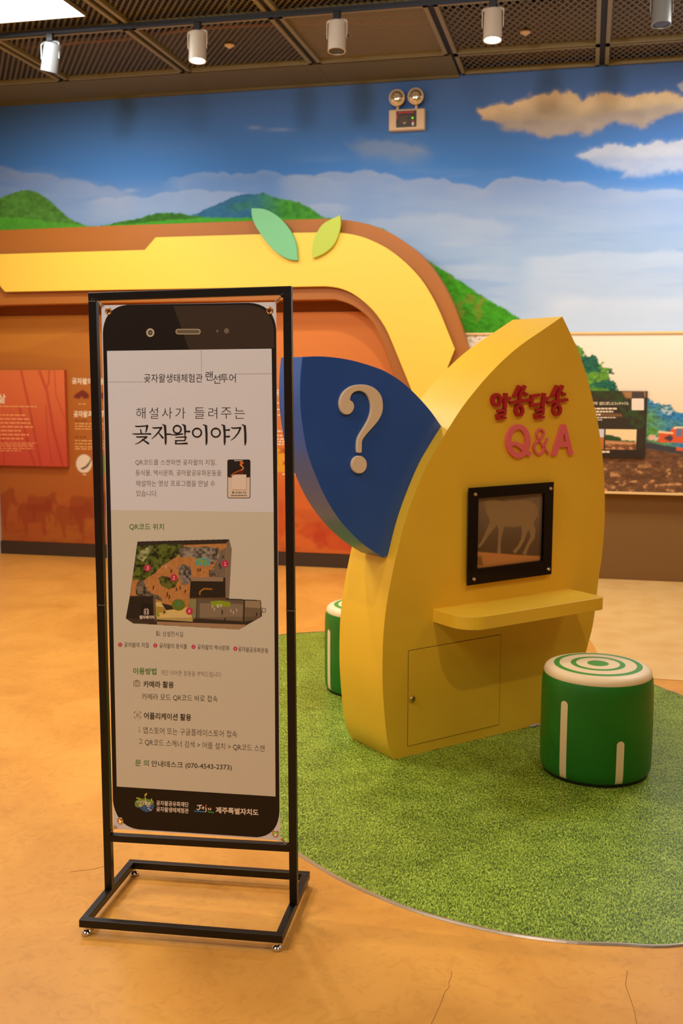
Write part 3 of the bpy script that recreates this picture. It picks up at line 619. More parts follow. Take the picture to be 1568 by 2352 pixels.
m.flat([rrect(880, 820, 1046, 1066, 14)], cf, mat('photo_dark', rgb(70, 56, 50), 0.5)); m.flat([rrect(878, 908, 1044, 1066, 14)], cf2, paper)
write(m, '自然に親しむコッチャワル', 448, 836, 975, 975, 46, cf, ink_cream, 0.02); write(m, '자연', 340, 420, 972, 973, 40, cf, ink_cream, 0.02)
for y, x1 in ((1045, 680), (1085, 630), (1125, 465), (1165, 670), (1195, 480)): dashes(m, 340, x1, y, 0, 22 if y < 1150 else 14, cf, ink_cream, rn, 30, 9)
dashes(m, 480, 584, 1625, 0, 26, cf, ink_cream, rn, 28, 8)
build('printed_lettering', m, cp, fix=False)
def mini(x, y, P):
    p = Paint(x, y, R(244, 216, 160)); p.poly([ZF(q) for q in ((510, 1390), (600, 1400), (720, 1430), (745, 1470), (930, 1480), (930, 1500), (510, 1500))], R(44, 74, 34), 1.5, 2, 6)
    p.poly([ZF(q) for q in ((500, 1470), (940, 1500), (940, 1620), (500, 1620))], R(200, 140, 90), 1.5); p.mix((y > ZF((0, 1520))[1]) * sstep(0.35, 0.6, fbm(x / 8, y / 4, 3, 5)), R(120, 74, 44)); return p.c
a = cf((520, 1592)); b = cf((936, 1592)); c = cf((936, 1325)); picture('photo_print', a, (b[0] - a[0], 0, 0), (0, 0, c[2] - a[2]), 60, 40, mini, mt_print, cp)
def mini2(x, y, P):
    p = Paint(x, y, R(206, 206, 216)); p.mix((y > ZF((0, 1430))[1]) * 1.0, R(190, 110, 50)); return p.c
a = cf((300, 1592)); b = cf((500, 1592)); picture('photo_print', a, (b[0] - a[0], 0, 0), (0, 0, c[2] - a[2]), 20, 30, mini2, mt_print, cp)
dk_board = mat('shade_board', rgb(44, 42, 22), 0.6)

# ================================================================== EMERGENCY LIGHT
el = empty('emergency_light', on_wall((937, 300)), 'white emergency light with two round lamps high on the sky mural', 'emergency light')
ivory = mat('ivory_plastic', rgb(236, 204, 158), 0.4); glass = mat('lamp_glass', rgb(240, 226, 190), 0.12, 0.6, 0.8); chrome = mat('chrome', rgb(220, 214, 204), 0.12, 1.0)
m = MB(); m.box((-1.567, D - 0.07, 3.472), (-1.286, D - 0.001, 3.628), ivory); build('body', m, el, bevel=0.008)
m = MB(); lx0, lx1, lz0, lz1 = -1.508, -1.350, 3.492, 3.614
m.box((lx0, D - 0.0725, lz0), (lx1, D - 0.07, lz1), mat('label_black', rgb(52, 36, 18), 0.35)); lab = build('label_plate', m, el)
m = MB(); red = mat('label_red', rgb(210, 40, 34), 0.5)
ty = D - 0.073
x = lx0 + 0.014
for k in range(6): m.box((x, ty, lz1 - 0.019), (x + 0.017, ty + 0.0005, lz1 - 0.006), red); x += 0.021
m.box((lx0 + 0.003, ty, lz0 + 0.060), (lx0 + 0.012, ty + 0.0005, lz1 - 0.024), red)
dimt = mat('label_dim', rgb(120, 92, 50), 0.5)
for k in range(6): m.box((lx0 + 0.024, ty, lz0 + 0.030 + 0.010 * k), (lx0 + 0.024 + 0.05 + 0.02 * ((k * 7) % 3), ty + 0.0005, lz0 + 0.033 + 0.010 * k), dimt)
m.box((lx0 + 0.055, ty, lz0 + 0.024), (lx0 + 0.075, ty + 0.0005, lz0 + 0.038), ink_tan)
m.box((lx1 - 0.036, ty, lz0 + 0.010), (lx1 - 0.018, ty + 0.0005, lz0 + 0.034), paper); m.box((lx1 - 0.036, ty, lz0 + 0.034), (lx1 - 0.018, ty + 0.0005, lz0 + 0.046), red)
build('printed_marks', m, lab, fix=False)
m = MB(); m.ball((lx1 - 0.030, D - 0.073, lz0 + 0.066), 0.009, mat('led_green', rgb(120, 230, 30), 0.4, emit=(rgb(130, 240, 20), 0.5)), sy=0.4); build('indicator_lamp', m, el)
for cx_ in (-1.503, -1.357):
    cz = 3.713 if cx_ < -1.4 else 3.716
    m = MB(); m.lathe([(0.012, 0), (0.045, 0.004), (0.062, 0.03), (0.063, 0.05), (0.060, 0.056), (0.052, 0.057)], (cx_, D - 0.03, cz), (0, -1, 0), ivory, 32); hd = build('lamp_head', m, el, smooth=50)
    m = MB(); m.lathe([(0.053, 0.052), (0.046, 0.060), (0.030, 0.066), (0.0, 0.068)], (cx_, D - 0.03, cz), (0, -1, 0), glass, 24)
    m.lathe([(0.036, 0.062), (0.04, 0.066), (0.034, 0.07)], (cx_ + 0.004, D - 0.03, cz), (0, -1, 0), chrome, 20)
    for k in range(7):
        t = k * 0.9; m.ball((cx_ + 0.028 * math.cos(t), D - 0.096, cz + 0.028 * math.sin(t)), 0.008, chrome, n=8)
    build('lens', m, hd, smooth=40)
    m = MB(); m.tube([(cx_, D - 0.035, 3.622), (cx_, D - 0.04, cz - 0.055)], 0.011, ivory, 12); build('stalk', m, el, smooth=40)

# ================================================================== CEILING FITTINGS
fl = empty('fluorescent_panel', (-3.63, 6.2, ZC - 0.015), 'bright white fluorescent panel in the upper left of the ceiling', 'ceiling light')
m = MB(); m.box((-4.04, 5.87, ZC - 0.012), (-3.216, 6.55, ZC - 0.006), mat('diffuser', rgb(250, 250, 250), 0.6, emit=((0.93, 0.98, 1.0), 6.0))); build('diffuser', m, fl)
m = MB()
for (a, b) in (((-4.05, 6.55), (-3.206, 6.56)), ((-4.05, 5.86), (-3.206, 5.87)), ((-3.216, 5.87), (-3.206, 6.55)), ((-4.05, 5.87), (-4.04, 6.55))): m.box((a[0], a[1], ZC - 0.014), (b[0], b[1], ZC + 0.01), brown_metal)
build('frame', m, fl)
for (x, y, lb) in ((-2.518, 7.355, 'small round sprinkler rose on ceiling mesh beside the second track spotlight'), (-0.482, 7.529, 'small round sprinkler rose on ceiling mesh right of the fourth track spotlight')):
    t = empty('sprinkler', (x, y, ZC - 0.02), lb, 'sprinkler', 'ceiling sprinklers')
    m = MB(); m.lathe([(0, -0.018), (0.012, -0.018), (0.02, -0.010), (0.034, -0.004), (0.036, 0.004), (0.03, 0.008), (0.0, 0.008)], (x, y, ZC - 0.004), (0, 0, 1), ivory, 24); build('rose', m, t, smooth=40)
    m = MB(); m.tube([(x, y, ZC), (x, y, 4.36)], 0.012, brown_metal, 8); build('pipe', m, t)
black = mat('black_metal', rgb(22, 20, 18), 0.45)
tr = empty('light_track', (-1.0, TRK, ZC), 'black lighting track along the ceiling holding the spotlights', 'lighting track')
m = MB(); m.box((XL + 0.02, TRK - 0.018, 3.842), (XR - 0.02, TRK + 0.018, ZC - 0.013), black); build('rail', m, tr)
m = MB(); m.tube(smooth_curve([(-4.1, 7.36, 3.97), (-3.6, 7.28, 3.95), (-3.2, 7.34, 3.97), (-2.8, 7.2, 3.95), (-2.4, 7.2, 3.95), (-1.9, 7.32, 3.97), (-1.2, 7.5, 3.98)], 6), 0.012, mat('conduit', rgb(190, 120, 66), 0.6), 8)
q = build('conduit', m); tag(q, 'flexible brown cable conduit lying above the ceiling mesh', 'conduit')
alu = mat('brushed_aluminium', rgb(232, 220, 200), 0.36, 0.12); alu_bright = mat('painted_silver', rgb(160, 162, 160), 0.35, 0.3)
spot_on = mat('spot_glow', rgb(255, 240, 214), 0.5, emit=((1.0, 0.86, 0.62), 30.0)); spot_off = mat('spot_inner', rgb(60, 50, 40), 0.4)
SP = [(-3.57, 14, 0, 'tilted white spotlight at the left end of the track'), (-2.527, 0, 1, 'lit silver spotlight above the left green hill, second on the track'),
      (-1.60, 0, 0, 'unlit silver spotlight third along the track, beside the tan panel'), (-0.628, 0, 1, 'lit silver spotlight above the emergency light, fourth on the track'), (0.355, 0, 0, 'silver spotlight at the right end of the track')]
for i, (x, tilt, on, lb) in enumerate(SP):
    t = empty('track_spotlight', (x, TRK, 3.842), lb, 'spotlight', 'track spotlights')
    br = alu_bright if i in (0, 4) else alu
    m = MB(); m.box((x - 0.022, TRK - 0.018, 3.792), (x + 0.022, TRK + 0.018, 3.842), black); build('adapter', m, t, bevel=0.003)
    top = 3.752; bot = 3.570 if i < 4 else 3.592; hl = top - bot; cz = (top + bot) / 2
    a = math.radians(tilt); ax = V(-math.sin(a), -0.12 if i else 0.10, -math.cos(a)); ax /= np.linalg.norm(ax)
    piv = V(x, TRK, cz + 0.03); c0 = piv - ax * (hl / 2 + 0.0)
    m = MB(); m.lathe([(0.0, 0.0), (0.050, 0.0), (0.0555, 0.006), (0.0565, hl * 0.9), (0.057, hl), (0.050, hl), (0.048, hl - 0.02), (0.0, hl - 0.022)], c0, ax, br, 32, mats=[br]*5 + [spot_off]*2); bd = build('lamp_body', m, t, smooth=40)
    m = MB(); m.lathe([(0.0, hl - 0.012), (0.049, hl - 0.012), (0.049, hl - 0.004), (0.0, hl - 0.002)], c0, ax, spot_on if on else spot_off, 24); build('lens', m, bd)
    m = MB()     # yoke
    zt_ = 3.790
    for s in (-1, 1): m.beam(V(x + s * 0.064, TRK, cz + 0.02), V(x + s * 0.064, TRK, zt_ - 0.012), 0.004, 0.022, (0, 1, 0), br)
    m.tube(smooth_curve([(x - 0.064, TRK, zt_ - 0.014), (x - 0.05, TRK, zt_ - 0.002), (x, TRK, zt_ + 0.004), (x + 0.05, TRK, zt_ - 0.002), (x + 0.064, TRK, zt_ - 0.014)], 4), 0.007, br, 8)
    build('yoke', m, t, smooth=30)
    for s in (-1, 1): m = MB(); m.lathe([(0, 0), (0.010, 0), (0.010, 0.008), (0, 0.010)], (x + s * 0.064, TRK, cz + 0.03), (s, 0, 0), black, 14); build('knob', m, t)
    if on: spot('track_and_added_wash', tuple(c0 + ax * (hl + 0.02)), tuple(ax), 120, WARM, 95, 0.9, 0.05)
    else: spot('track_and_added_wash', tuple(c0 + ax * (hl + 0.02)), tuple(ax + V(0, 0.95, 0)), 70, SOFT, 105, 0.9, 0.05)  # wall wash added at the unlit heads, turned towards the mural

# ================================================================== TURF MAT
turf_m = bpy.data.materials.new('turf_print'); turf_m.use_nodes = True
def make_turf(mt):
    nt = mt.node_tree; b = nt.nodes['Principled BSDF']; L = nt.links.new
    tc = nt.nodes.new('ShaderNodeTexCoord')
    warp = nt.nodes.new('ShaderNodeTexNoise'); warp.inputs['Scale'].default_value = 40; warp.inputs['Detail'].default_value = 3
    vm = nt.nodes.new('ShaderNodeMixRGB'); vm.blend_type = 'ADD'; vm.inputs[0].default_value = 0.022
    L(tc.outputs['Object'], warp.inputs['Vector']); L(tc.outputs['Object'], vm.inputs[1]); L(warp.outputs['Color'], vm.inputs[2])
    fac = None
    for k, (rot, sx, sy) in enumerate(((0.4, 245, 62), (1.5, 250, 60), (2.5, 240, 66))):
        mp = nt.nodes.new('ShaderNodeMapping'); mp.inputs['Rotation'].default_value = (0, 0, rot); mp.inputs['Scale'].default_value = (sx, sy, 1); mp.inputs['Location'].default_value = (k * 3.1, k * 7.7, 0)
        n = nt.nodes.new('ShaderNodeTexNoise'); n.inputs['Scale'].default_value = 1.0; n.inputs['Detail'].default_value = 2; n.inputs['Distortion'].default_value = 0.25
        L(vm.outputs[0], mp.inputs['Vector']); L(mp.outputs[0], n.inputs['Vector'])
        if fac is None: fac = n.outputs['Fac']
        else:
            mx = nt.nodes.new('ShaderNodeMath'); mx.operation = 'MAXIMUM'; L(fac, mx.inputs[0]); L(n.outputs['Fac'], mx.inputs[1]); fac = mx.outputs[0]
    big = nt.nodes.new('ShaderNodeTexNoise'); big.inputs['Scale'].default_value = 9; big.inputs['Detail'].default_value = 4; L(tc.outputs['Object'], big.inputs['Vector'])
    ad = nt.nodes.new('ShaderNodeMath'); ad.operation = 'MULTIPLY_ADD'; ad.inputs[1].default_value = 0.12; L(big.outputs['Fac'], ad.inputs[0]); L(fac, ad.inputs[2])
    r = nt.nodes.new('ShaderNodeValToRGB'); e = r.color_ramp.elements
    e[0].position = 0.55; e[0].color = (*rgb(58, 76, 16), 1); e[1].position = 0.79; e[1].color = (*rgb(200, 208, 106), 1)
    q = e.new(0.63); q.color = (*rgb(114, 142, 40), 1); q = e.new(0.705); q.color = (*rgb(154, 180, 60), 1)
    L(ad.outputs[0], r.inputs[0]); L(r.outputs[0], b.inputs['Base Color'])
    b.inputs['Roughness'].default_value = 0.42; b.inputs['Specular IOR Level'].default_value = 0.35
make_turf(turf_m)
vis = [(658, 1938), (690, 1963), (740, 1995), (800, 2028), (900, 2072), (1000, 2106), (1150, 2142), (1300, 2163), (1420, 2169), (1568, 2170)]
front_pts = [tuple(on_floor(p)[:2]) for p in vis]
hidden1 = [(0.62, 3.10), (0.80, 3.45), (0.87, 3.95), (0.82, 4.45), (0.70, 4.85)]
back_pts = [tuple(on_floor(p)[:2]) for p in [(1568, 1602), (1530, 1587), (1490, 1571)]]
hidden2 = [(0.14, 5.72), (-0.14, 5.97), (-0.5, 6.18), (-0.88, 6.30), (-1.23, 6.30)]
left_pts = [tuple(on_floor(p)[:2]) for p in [(735, 1453), (660, 1458), (636, 1462)]]
hidden3 = [(-1.95, 5.75), (-2.0, 5.32), (-1.95, 4.87), (-1.82, 4.41), (-1.59, 3.96), (-1.27, 3.54)]
outline = smooth_curve(front_pts + hidden1 + back_pts + hidden2 + left_pts + hidden3, 5, True)
outline = [(p[0], p[1]) for p in outline]
tf = empty('turf_mat', (-0.5, 4.6, 0), 'leaf shaped mat printed with green grass under the kiosk', 'floor mat')
m = MB(); m.prism([outline], lambda p: (p[0], p[1], 0.004), lambda p: (p[0], p[1], 0.0008), turf_m); build('printed_sheet', m, tf)
m = MB(); trim_m = mat('trim_metal', rgb(206, 190, 166), 0.3, 0.7)
pp = [V(p[0], p[1], 0.003) for p in outline]; n = len(pp)
P = []
for i in range(n):
    t = pp[(i+1) % n] - pp[i-1]; t /= np.linalg.norm(t); nn = V(t[1], -t[0], 0)
    P += [pp[i] + V(0, 0, 0.003), pp[i] + nn * 0.006 + V(0, 0, 0.003), pp[i] + nn * 0.010 - V(0, 0, 0.0024)]
m.add(P, [(3*i+a, 3*((i+1) % n)+a, 3*((i+1) % n)+a+1, 3*i+a+1) for i in range(n) for a in (0, 1)], trim_m)
build('edge_strip', m, tf)

# ================================================================== QUIZ KIOSK
KF = V(-0.73048, 4.11549, 0); KU = V(0.687207, 0.726462, 0); KN = V(0.726462, -0.687207, 0)
def kuv(p, off=0.0):
    P = at(p, KF + KN * off, KN); return ((P - KF) @ KU, P[2])
def k3(q, off=0.0): return KF + KU * q[0] + V(0, 0, q[1]) + KN * off
def kon(off): return lambda p: at(p, KF + KN * off, KN)
kio = empty('quiz_kiosk', KF + KU * 0.45 - KN * 0.15, 'tall yellow leaf shaped quiz kiosk standing on the printed grass mat', 'kiosk')
yellow = mat('kiosk_yellow', rgb(240, 195, 52), 0.42, noise=(3.0, rgb(234, 187, 46), 0.35, 0.7))
LEFT = [(902, 1746), (891, 1711), (884, 1657), (879, 1586), (878, 1532), (880, 1461), (887.5, 1389), (903.6, 1303), (914, 1259), (928, 1203), (950, 1139), (979, 1070), (1005, 1024), (1029, 985), (1058, 940), (1087, 902), (1121, 862), (1162, 821), (1202, 788), (1246, 758), (1291, 727)]
RIGHT = [(1291, 727), (1311, 769), (1329, 810), (1347, 864), (1361, 919), (1373, 974), (1383, 1047), (1388, 1119), (1388, 1197), (1382, 1275), (1374, 1330), (1362, 1430), (1345, 1498)]
lu = [kuv(p) for p in LEFT]; lu[0] = (0.0, 0.0045); ru = [kuv(p) for p in RIGHT] + [(1.06, 0.18), (1.0, 0.0045)]
body = [tuple(p) for p in smooth_curve(lu, 4)] + [tuple(p) for p in smooth_curve(ru, 4)][1:]
body = [(a, max(b, 0.0045)) for a, b in body]
m = MB(); m.prism([body], lambda q: k3(q), lambda q: k3(q, -0.315), yellow); build('body', m, kio, smooth=32)
# blue leaf
blue = mat('leaf_blue', rgb(28, 82, 168), 0.32, noise=(2.2, rgb(42, 90, 172), 0.4, 0.7))
TOPB = [(694, 820), (729, 818.6), (767, 821), (806, 827.5), (844, 838), (882, 852), (918, 874), (946, 898), (972, 925), (992, 949), (1009, 973.5)]
BOTB = [(694, 820), (690, 864), (689, 915), (692, 958), (700, 1012), (709, 1050), (727, 1098), (747, 1142), (773, 1185), (803, 1221), (839, 1254), (880, 1281)]
tb = [kuv(p, -0.055) for p in TOPB]; bbp = [kuv(p, -0.055) for p in BOTB]
inner = [(tb[-1][0] + 0.12, tb[-1][1] - 0.12), (bbp[-1][0] + 0.20, bbp[-1][1] + 0.06)]
blu = [tuple(p) for p in smooth_curve(tb, 4)] + inner + [tuple(p) for p in smooth_curve(bbp, 4)][::-1][:-1]
m = MB(); m.prism([blu], lambda q: k3(q, -0.055), lambda q: k3(q, -0.213), blue); bl = build('leaf_panel', m, kio, smooth=32); bl['label'] = 'blue leaf panel with a white question mark'
cream = mat('cream_letter', rgb(232, 208, 178), 0.45)
QM = [(550, 510), (555, 460), (575, 410), (610, 370), (660, 340), (720, 327), (780, 328), (840, 345), (890, 380), (925, 430), (938, 490), (938, 550), (925, 600), (895, 655), (850, 710), (800, 765), (765, 810), (750, 850), (749, 930), (740, 940), (728, 943), (715, 940), (707, 930), (707, 850), (718, 800), (745, 750), (785, 685), (815, 625), (830, 570), (832, 510), (820, 460), (795, 415), (760, 390), (720, 383), (680, 395), (655, 420), (645, 450), (645, 468), (665, 480), (678, 505), (680, 530), (670, 560), (650, 585), (620, 597), (590, 590), (565, 565)]
zq = lambda p: (640 + p[0] * 0.2551, 800 + p[1] * 0.2551)
m = MB()
m.prism([[zq(p) for p in smooth_curve(QM, 2, True)]], kon(-0.041), lambda p: kon(-0.041)(p) - KN * 0.014, cream)
m.prism([[zq(p) for p in disc(727, 1048, 68, 80, 32)]], kon(-0.041), lambda p: kon(-0.041)(p) - KN * 0.014, cream)
build('question_mark', m, bl, bevel=0.003)
# raised lettering
zr = lambda p: (1110 + p[0] * 0.14668, 870 + p[1] * 0.14668)
redm = mat('letter_red', rgb(178, 28, 38), 0.4); pink = mat('letter_pink', rgb(236, 108, 116), 0.45)
def letter(polys, mm, thick, lb):
    m = MB()
    for k, L in enumerate(polys):
        loops = L if isinstance(L[0], list) else [L]
        off = thick + 0.00012 * k
        m.prism([[zr(p) for p in l] for l in loops], kon(off), (lambda o: lambda p: kon(o)(p) - KN * (o - 0.0008))(off), mm)
    q = build('letter', m, kio, fix=True); q['label'] = lb
sh = lambda L, dx, dy: [(a + dx, b + dy) + tuple(r) for a, b, *r in L]
RIEUL = [[(232, 508, 40), (362, 482, 40)], [(346, 470, 44), (336, 575, 40)], [(222, 578, 40), (352, 548, 38)], [(232, 560, 46), (240, 640, 40)], [(228, 628, 38), (365, 610, 36)]]
letter([ring(215, 332, 60, 85, 48), stroke([(362, 224, 48), (345, 462, 44)]), stroke([(362, 312, 44), (437, 303, 46)])] + [stroke(s) for s in RIEUL], redm, 0.014, 'red raised syllable, first of four')
SS = [[(575, 108, 46), (488, 285, 40)], [(662, 108, 46), (575, 262, 44)], [(640, 218, 36), (704, 250, 40)], [(585, 230, 46), (580, 335, 44)], [(425, 378, 46), (740, 328, 50)]]
letter([stroke(s) for s in SS] + [ring(572, 495, 52, 78, 42)], redm, 0.014, 'red raised syllable, second of four')
letter([stroke([(772, 250, 46), (762, 444, 44)]), stroke([(760, 270, 42), (892, 250, 44)]), stroke([(755, 420, 46), (890, 395, 44)]), stroke([(962, 224, 48), (936, 452, 44)]), stroke([(960, 312, 40), (1030, 303, 44)])] + [stroke(sh(s, 598, -10)) for s in RIEUL], redm, 0.014, 'red raised syllable, third of four')
letter([stroke(sh(s, 590, -2)) for s in SS] + [ring(1162, 485, 52, 78, 42)], redm, 0.014, 'red raised syllable, last of four')
letter([ring(552, 978, 152, 226, 76, 40), stroke(smooth_curve([(425, 1022, 50), (480, 1012, 56), (550, 1032, 64), (620, 1085, 68), (680, 1150, 70), (742, 1192, 74)], 3))], pink, 0.012, 'pink raised letter Q')
letter([stroke(smooth_curve([(1034, 1182, 24), (960, 1082, 24), (880, 962, 24), (846, 885, 24), (850, 828, 26), (880, 794, 26), (915, 792, 26), (945, 815, 26), (955, 858, 24), (930, 915, 22), (872, 962, 24), (824, 1012, 26), (803, 1075, 26), (818, 1140, 26), (862, 1182, 26), (908, 1178, 26), (944, 1128, 24), (964, 1062, 24), (992, 988, 24), (1016, 934, 24)], 4))], pink, 0.010, 'pink raised ampersand')
letter([[[(1225, 716), (1295, 716), (1412, 1190), (1345, 1190), (1318, 1064), (1192, 1066), (1152, 1200), (1076, 1200)], [(1262, 845), (1226, 985), (1296, 980)]]], pink, 0.012, 'pink raised letter A')
# screen
fu0, fu1, fz0, fz1 = 0.3605, 0.848, 0.697, 1.110
acrylic = mat('black_acrylic', rgb(2, 2, 2), 0.06, 0, 0.35)
su0, su1, sz0, sz1 = 0.4135, 0.795, 0.763, 1.063
def krect(mb, a0, a1, b0, b1, o0, o1, mm, hole=None):
    L = [[(a0, b0), (a1, b0), (a1, b1), (a0, b1)]]
    if hole: h = hole; L.append([(h[0], h[2]), (h[1], h[2]), (h[1], h[3]), (h[0], h[3])])
    mb.prism(L, lambda q: k3(q, o0), lambda q: k3(q, o1), mm)
m = MB(); krect(m, fu0, fu1, fz0, fz1, 0.020, 0.014, acrylic, (su0, su1, sz0, sz1)); sf = build('screen_frame', m, kio)
m = MB(); krect(m, fu0 + 0.03, fu1 - 0.03, fz0 + 0.03, fz1 - 0.03, 0.0138, 0.0005, acrylic, (su0 - 0.004, su1 + 0.004, sz0 - 0.004, sz1 + 0.004)); build('screen_housing', m, sf)
def deer(x, y, P):
    Z = lambda pts: [(1050 + a * 0.15306, 1090 + b * 0.15306) for a, b in pts]
    s = sstep(1150, 1270, y)[..., None]
    p = Paint(x, y, (0, 0, 0)); p.c = R(132, 110, 88) * (1 - s) + R(98, 76, 50) * s
    bd = R(154, 126, 86)
    p.poly(Z([(410, 380), (560, 375), (700, 410), (850, 395), (1000, 380), (1100, 400), (1200, 480), (1210, 620), (1150, 700), (1090, 760), (1000, 780), (960, 770), (850, 790), (700, 780), (640, 770), (600, 750), (500, 740), (470, 640), (430, 560), (415, 470)]), bd, 1.5)
    for L in ([(560, 700, 130), (500, 800, 90), (440, 900, 60), (380, 1010, 45), (320, 1085, 45)], [(650, 720, 130), (655, 830, 70), (635, 950, 45), (628, 1060, 40), (625, 1190, 55)], [(1010, 740, 130), (1010, 860, 75), (980, 980, 55), (920, 1090, 45), (850, 1170, 55)], [(1080, 740, 130), (1130, 850, 90), (1130, 940, 65), (1060, 1060, 45), (1000, 1200, 55)]):
        p.poly([(1050 + a * 0.15306, 1090 + b * 0.15306) for a, b in stroke(L)], bd, 1.2)
    p.poly(Z([(660, 400), (760, 380), (950, 375), (1100, 345), (1220, 330), (1220, 300), (270, 370), (400, 385), (560, 372)]), R(112, 86, 52), 2, a=0.6)
    p.poly(Z([(200, 1150), (560, 1180), (900, 1205), (1240, 1225), (1240, 1500), (200, 1500)]), R(202, 138, 74), 1.5)  # orange floor reflection painted into the lower screen
    p.poly(Z([(200, 1225), (360, 1225), (390, 1370), (200, 1350)]), R(140, 100, 58), 3)
    return p.c
pic = picture('screen', k3((su0, sz0), 0.006), KU * (su1 - su0), (0, 0, sz1 - sz0), 130, 100, deer, paint_mat('screen_picture_reflection', 0.15, 0.5), sf)
steel = mat('standoff_steel', rgb(226, 214, 190), 0.18, 1.0)
for (a, b) in ((fu0 + 0.032, fz0 + 0.026), (fu1 - 0.022, fz0 + 0.026), (fu0 + 0.032, fz1 - 0.028), (fu1 - 0.022, fz1 - 0.028)):
    m = MB(); m.lathe([(0.0, -0.018), (0.0085, -0.018), (0.0085, 0.004), (0.0065, 0.008), (0, 0.009)], k3((a, b), 0.020), KN, steel, 18); build('screw', m, sf, smooth=40)
# shelf
sh_z = 0.613
def arc(cx, cy, r, a0, a1, n=8): return [(cx + r * math.cos(math.radians(a0 + (a1 - a0) * k / n)), cy + r * math.sin(math.radians(a0 + (a1 - a0) * k / n))) for k in range(n + 1)]
plan = [(0.195, -0.01), (0.195, 0.12)] + arc(0.295, 0.120, 0.10, 180, 90)[1:] + arc(0.955, 0.195, 0.025, 90, 0, 4) + [(0.98, -0.01)]
m = MB(); m.prism([plan], lambda q: KF + KU * q[0] + KN * q[1] + V(0, 0, sh_z), lambda q: KF + KU * q[0] + KN * q[1] + V(0, 0, sh_z - 0.055), yellow); build('shelf', m, kio, bevel=0.002)
# service door
gap = mat('door_gap', rgb(96, 62, 10), 0.8)
m = MB(); krect(m, 0.0665, 0.5725, 0.0465, 0.4555, 0.0006, -0.002, gap); krect(m, 0.069, 0.570, 0.049, 0.453, 0.0018, -0.001, yellow); dr = build('door', m, kio)
m = MB(); brass = mat('lock_brass', rgb(206, 170, 90), 0.3, 0.8); c = at((946, 1605), KF + KN * 0.002, KN)
m.lathe([(0, 0), (0.0135, 0), (0.0135, 0.006), (0.011, 0.009), (0, 0.0095)], c, KN, brass, 20); m.beam(c + KN * 0.0097 - V(0, 0, 0.006), c + KN * 0.0097 + V(0, 0, 0.006) + KU * 0.002, 0.0025, 0.0006, KN, dark_ink); build('lock', m, dr, smooth=40)
# grey cable at the foot
m = MB(); m.tube(smooth_curve([KF + KU * 0.80 + KN * 0.006 + V(0, 0, 0.010), on_floor((1216, 1668), 0.009), on_floor((1228, 1667), 0.009), on_floor((1242, 1666), 0.009), V(0.04, 4.56, 0.009)], 5), 0.0045, mat('grey_cable', rgb(170, 160, 146), 0.5), 8)
tag(build('cable', m, smooth=40), 'thin grey cable on the mat between kiosk and the front stool', 'cable')

# ================================================================== STOOLS
green = mat('stool_green', rgb(26, 122, 28), 0.42, noise=(6, rgb(22, 110, 26), 0.35, 0.7)); green2 = mat('ring_green', rgb(64, 152, 52), 0.45); cushion = mat('stool_cream', rgb(246, 222, 180), 0.45)
base_m = mat('stool_base', rgb(20, 28, 14), 0.7)
def stool(loc, stripes, label):
    x, y, _ = loc
    t = empty('stool', (x, y, 0.005), label, 'stool', 'green padded stools on the grass mat')
    m = MB(); m.lathe([(0.0, 0.0), (0.205, 0.0), (0.208, 0.012), (0.0, 0.012)], (x, y, 0.005), (0, 0, 1), base_m, 48); build('base', m, t)
    H = 0.435
    m = MB(); m.lathe([(0.0, 0.012), (0.208, 0.012), (0.2145, 0.022), (0.2175, 0.05), (0.2185, 0.15), (0.2185, 0.27), (0.217, 0.36), (0.2145, 0.385), (0.2095, 0.398), (0.0, 0.398)], (x, y, 0.005), (0, 0, 1), green, 64); build('padded_side', m, t, smooth=40)
    m = MB(); prof = [(0.2090, 0.396), (0.2105, 0.404), (0.207, 0.416), (0.198, 0.424), (0.184, 0.4285), (0.172, 0.430), (0.150, 0.4315), (0.106, 0.433), (0.085, 0.4335), (0.042, 0.434), (0.0, 0.434)]
    m.lathe(prof, (x, y, 0.005), (0, 0, 1), cushion, 64, mats=[cushion]*5 + [green2, cushion, green2, cushion, green2]); build('seat_cushion', m, t, smooth=50)
    for (ang, h0, h1, wd) in stripes:
        m = MB(); n = 20; P = []; Fc = []; zs = [0.016, 0.022, 0.035, 0.05] + [0.05 + (h1 - wd / 2 - 0.05) * i / 5 for i in range(1, 6)] + [h1 - wd / 2 + wd / 2 * math.sin(math.pi / 2 * k / 12) for k in range(1, 13)]
        rad = lambda z: np.interp(z, [0.012, 0.022, 0.05, 0.15, 0.27, 0.36], [0.208, 0.2145, 0.2175, 0.2185, 0.2185, 0.217]) + 0.0010
        for i in range(n + 1):
            z = zs[i]; half = wd / 2 * (1.0 if h1 - z > wd / 2 else math.sqrt(max(0.0, 1 - ((wd / 2 - (h1 - z)) / (wd / 2)) ** 2)))
            half = max(half, 0.0008)
            for s in (-1, -0.4, 0.4, 1):
                a = ang + s * half / 0.218; P.append((x + rad(z) * math.cos(a), y + rad(z) * math.sin(a), z + 0.005))
        for i in range(n):
            for s in range(3): Fc.append((i*4+s, i*4+s+1, (i+1)*4+s+1, (i+1)*4+s))
        m.add(P, Fc, cushion); build('stripe', m, t, smooth=60)
def ang_at(c, p, r=0.2185):     # angle on the stool's side under a photo point (near side)
    d = ray(p); o = CO - V(c[0], c[1], 0); a = d[0]**2 + d[1]**2; b = 2*(o[0]*d[0] + o[1]*d[1]); cc = o[0]**2 + o[1]**2 - r*r
    k = max(b*b - 4*a*cc, 0); t = (-b - math.sqrt(k)) / (2*a); q = o + d * t; return math.atan2(q[1], q[0]), q[2]
S1 = (0.072, 4.205, 0); a1, z1 = ang_at(S1, (1296, 1610)); a2, z2 = ang_at(S1, (1425, 1703))
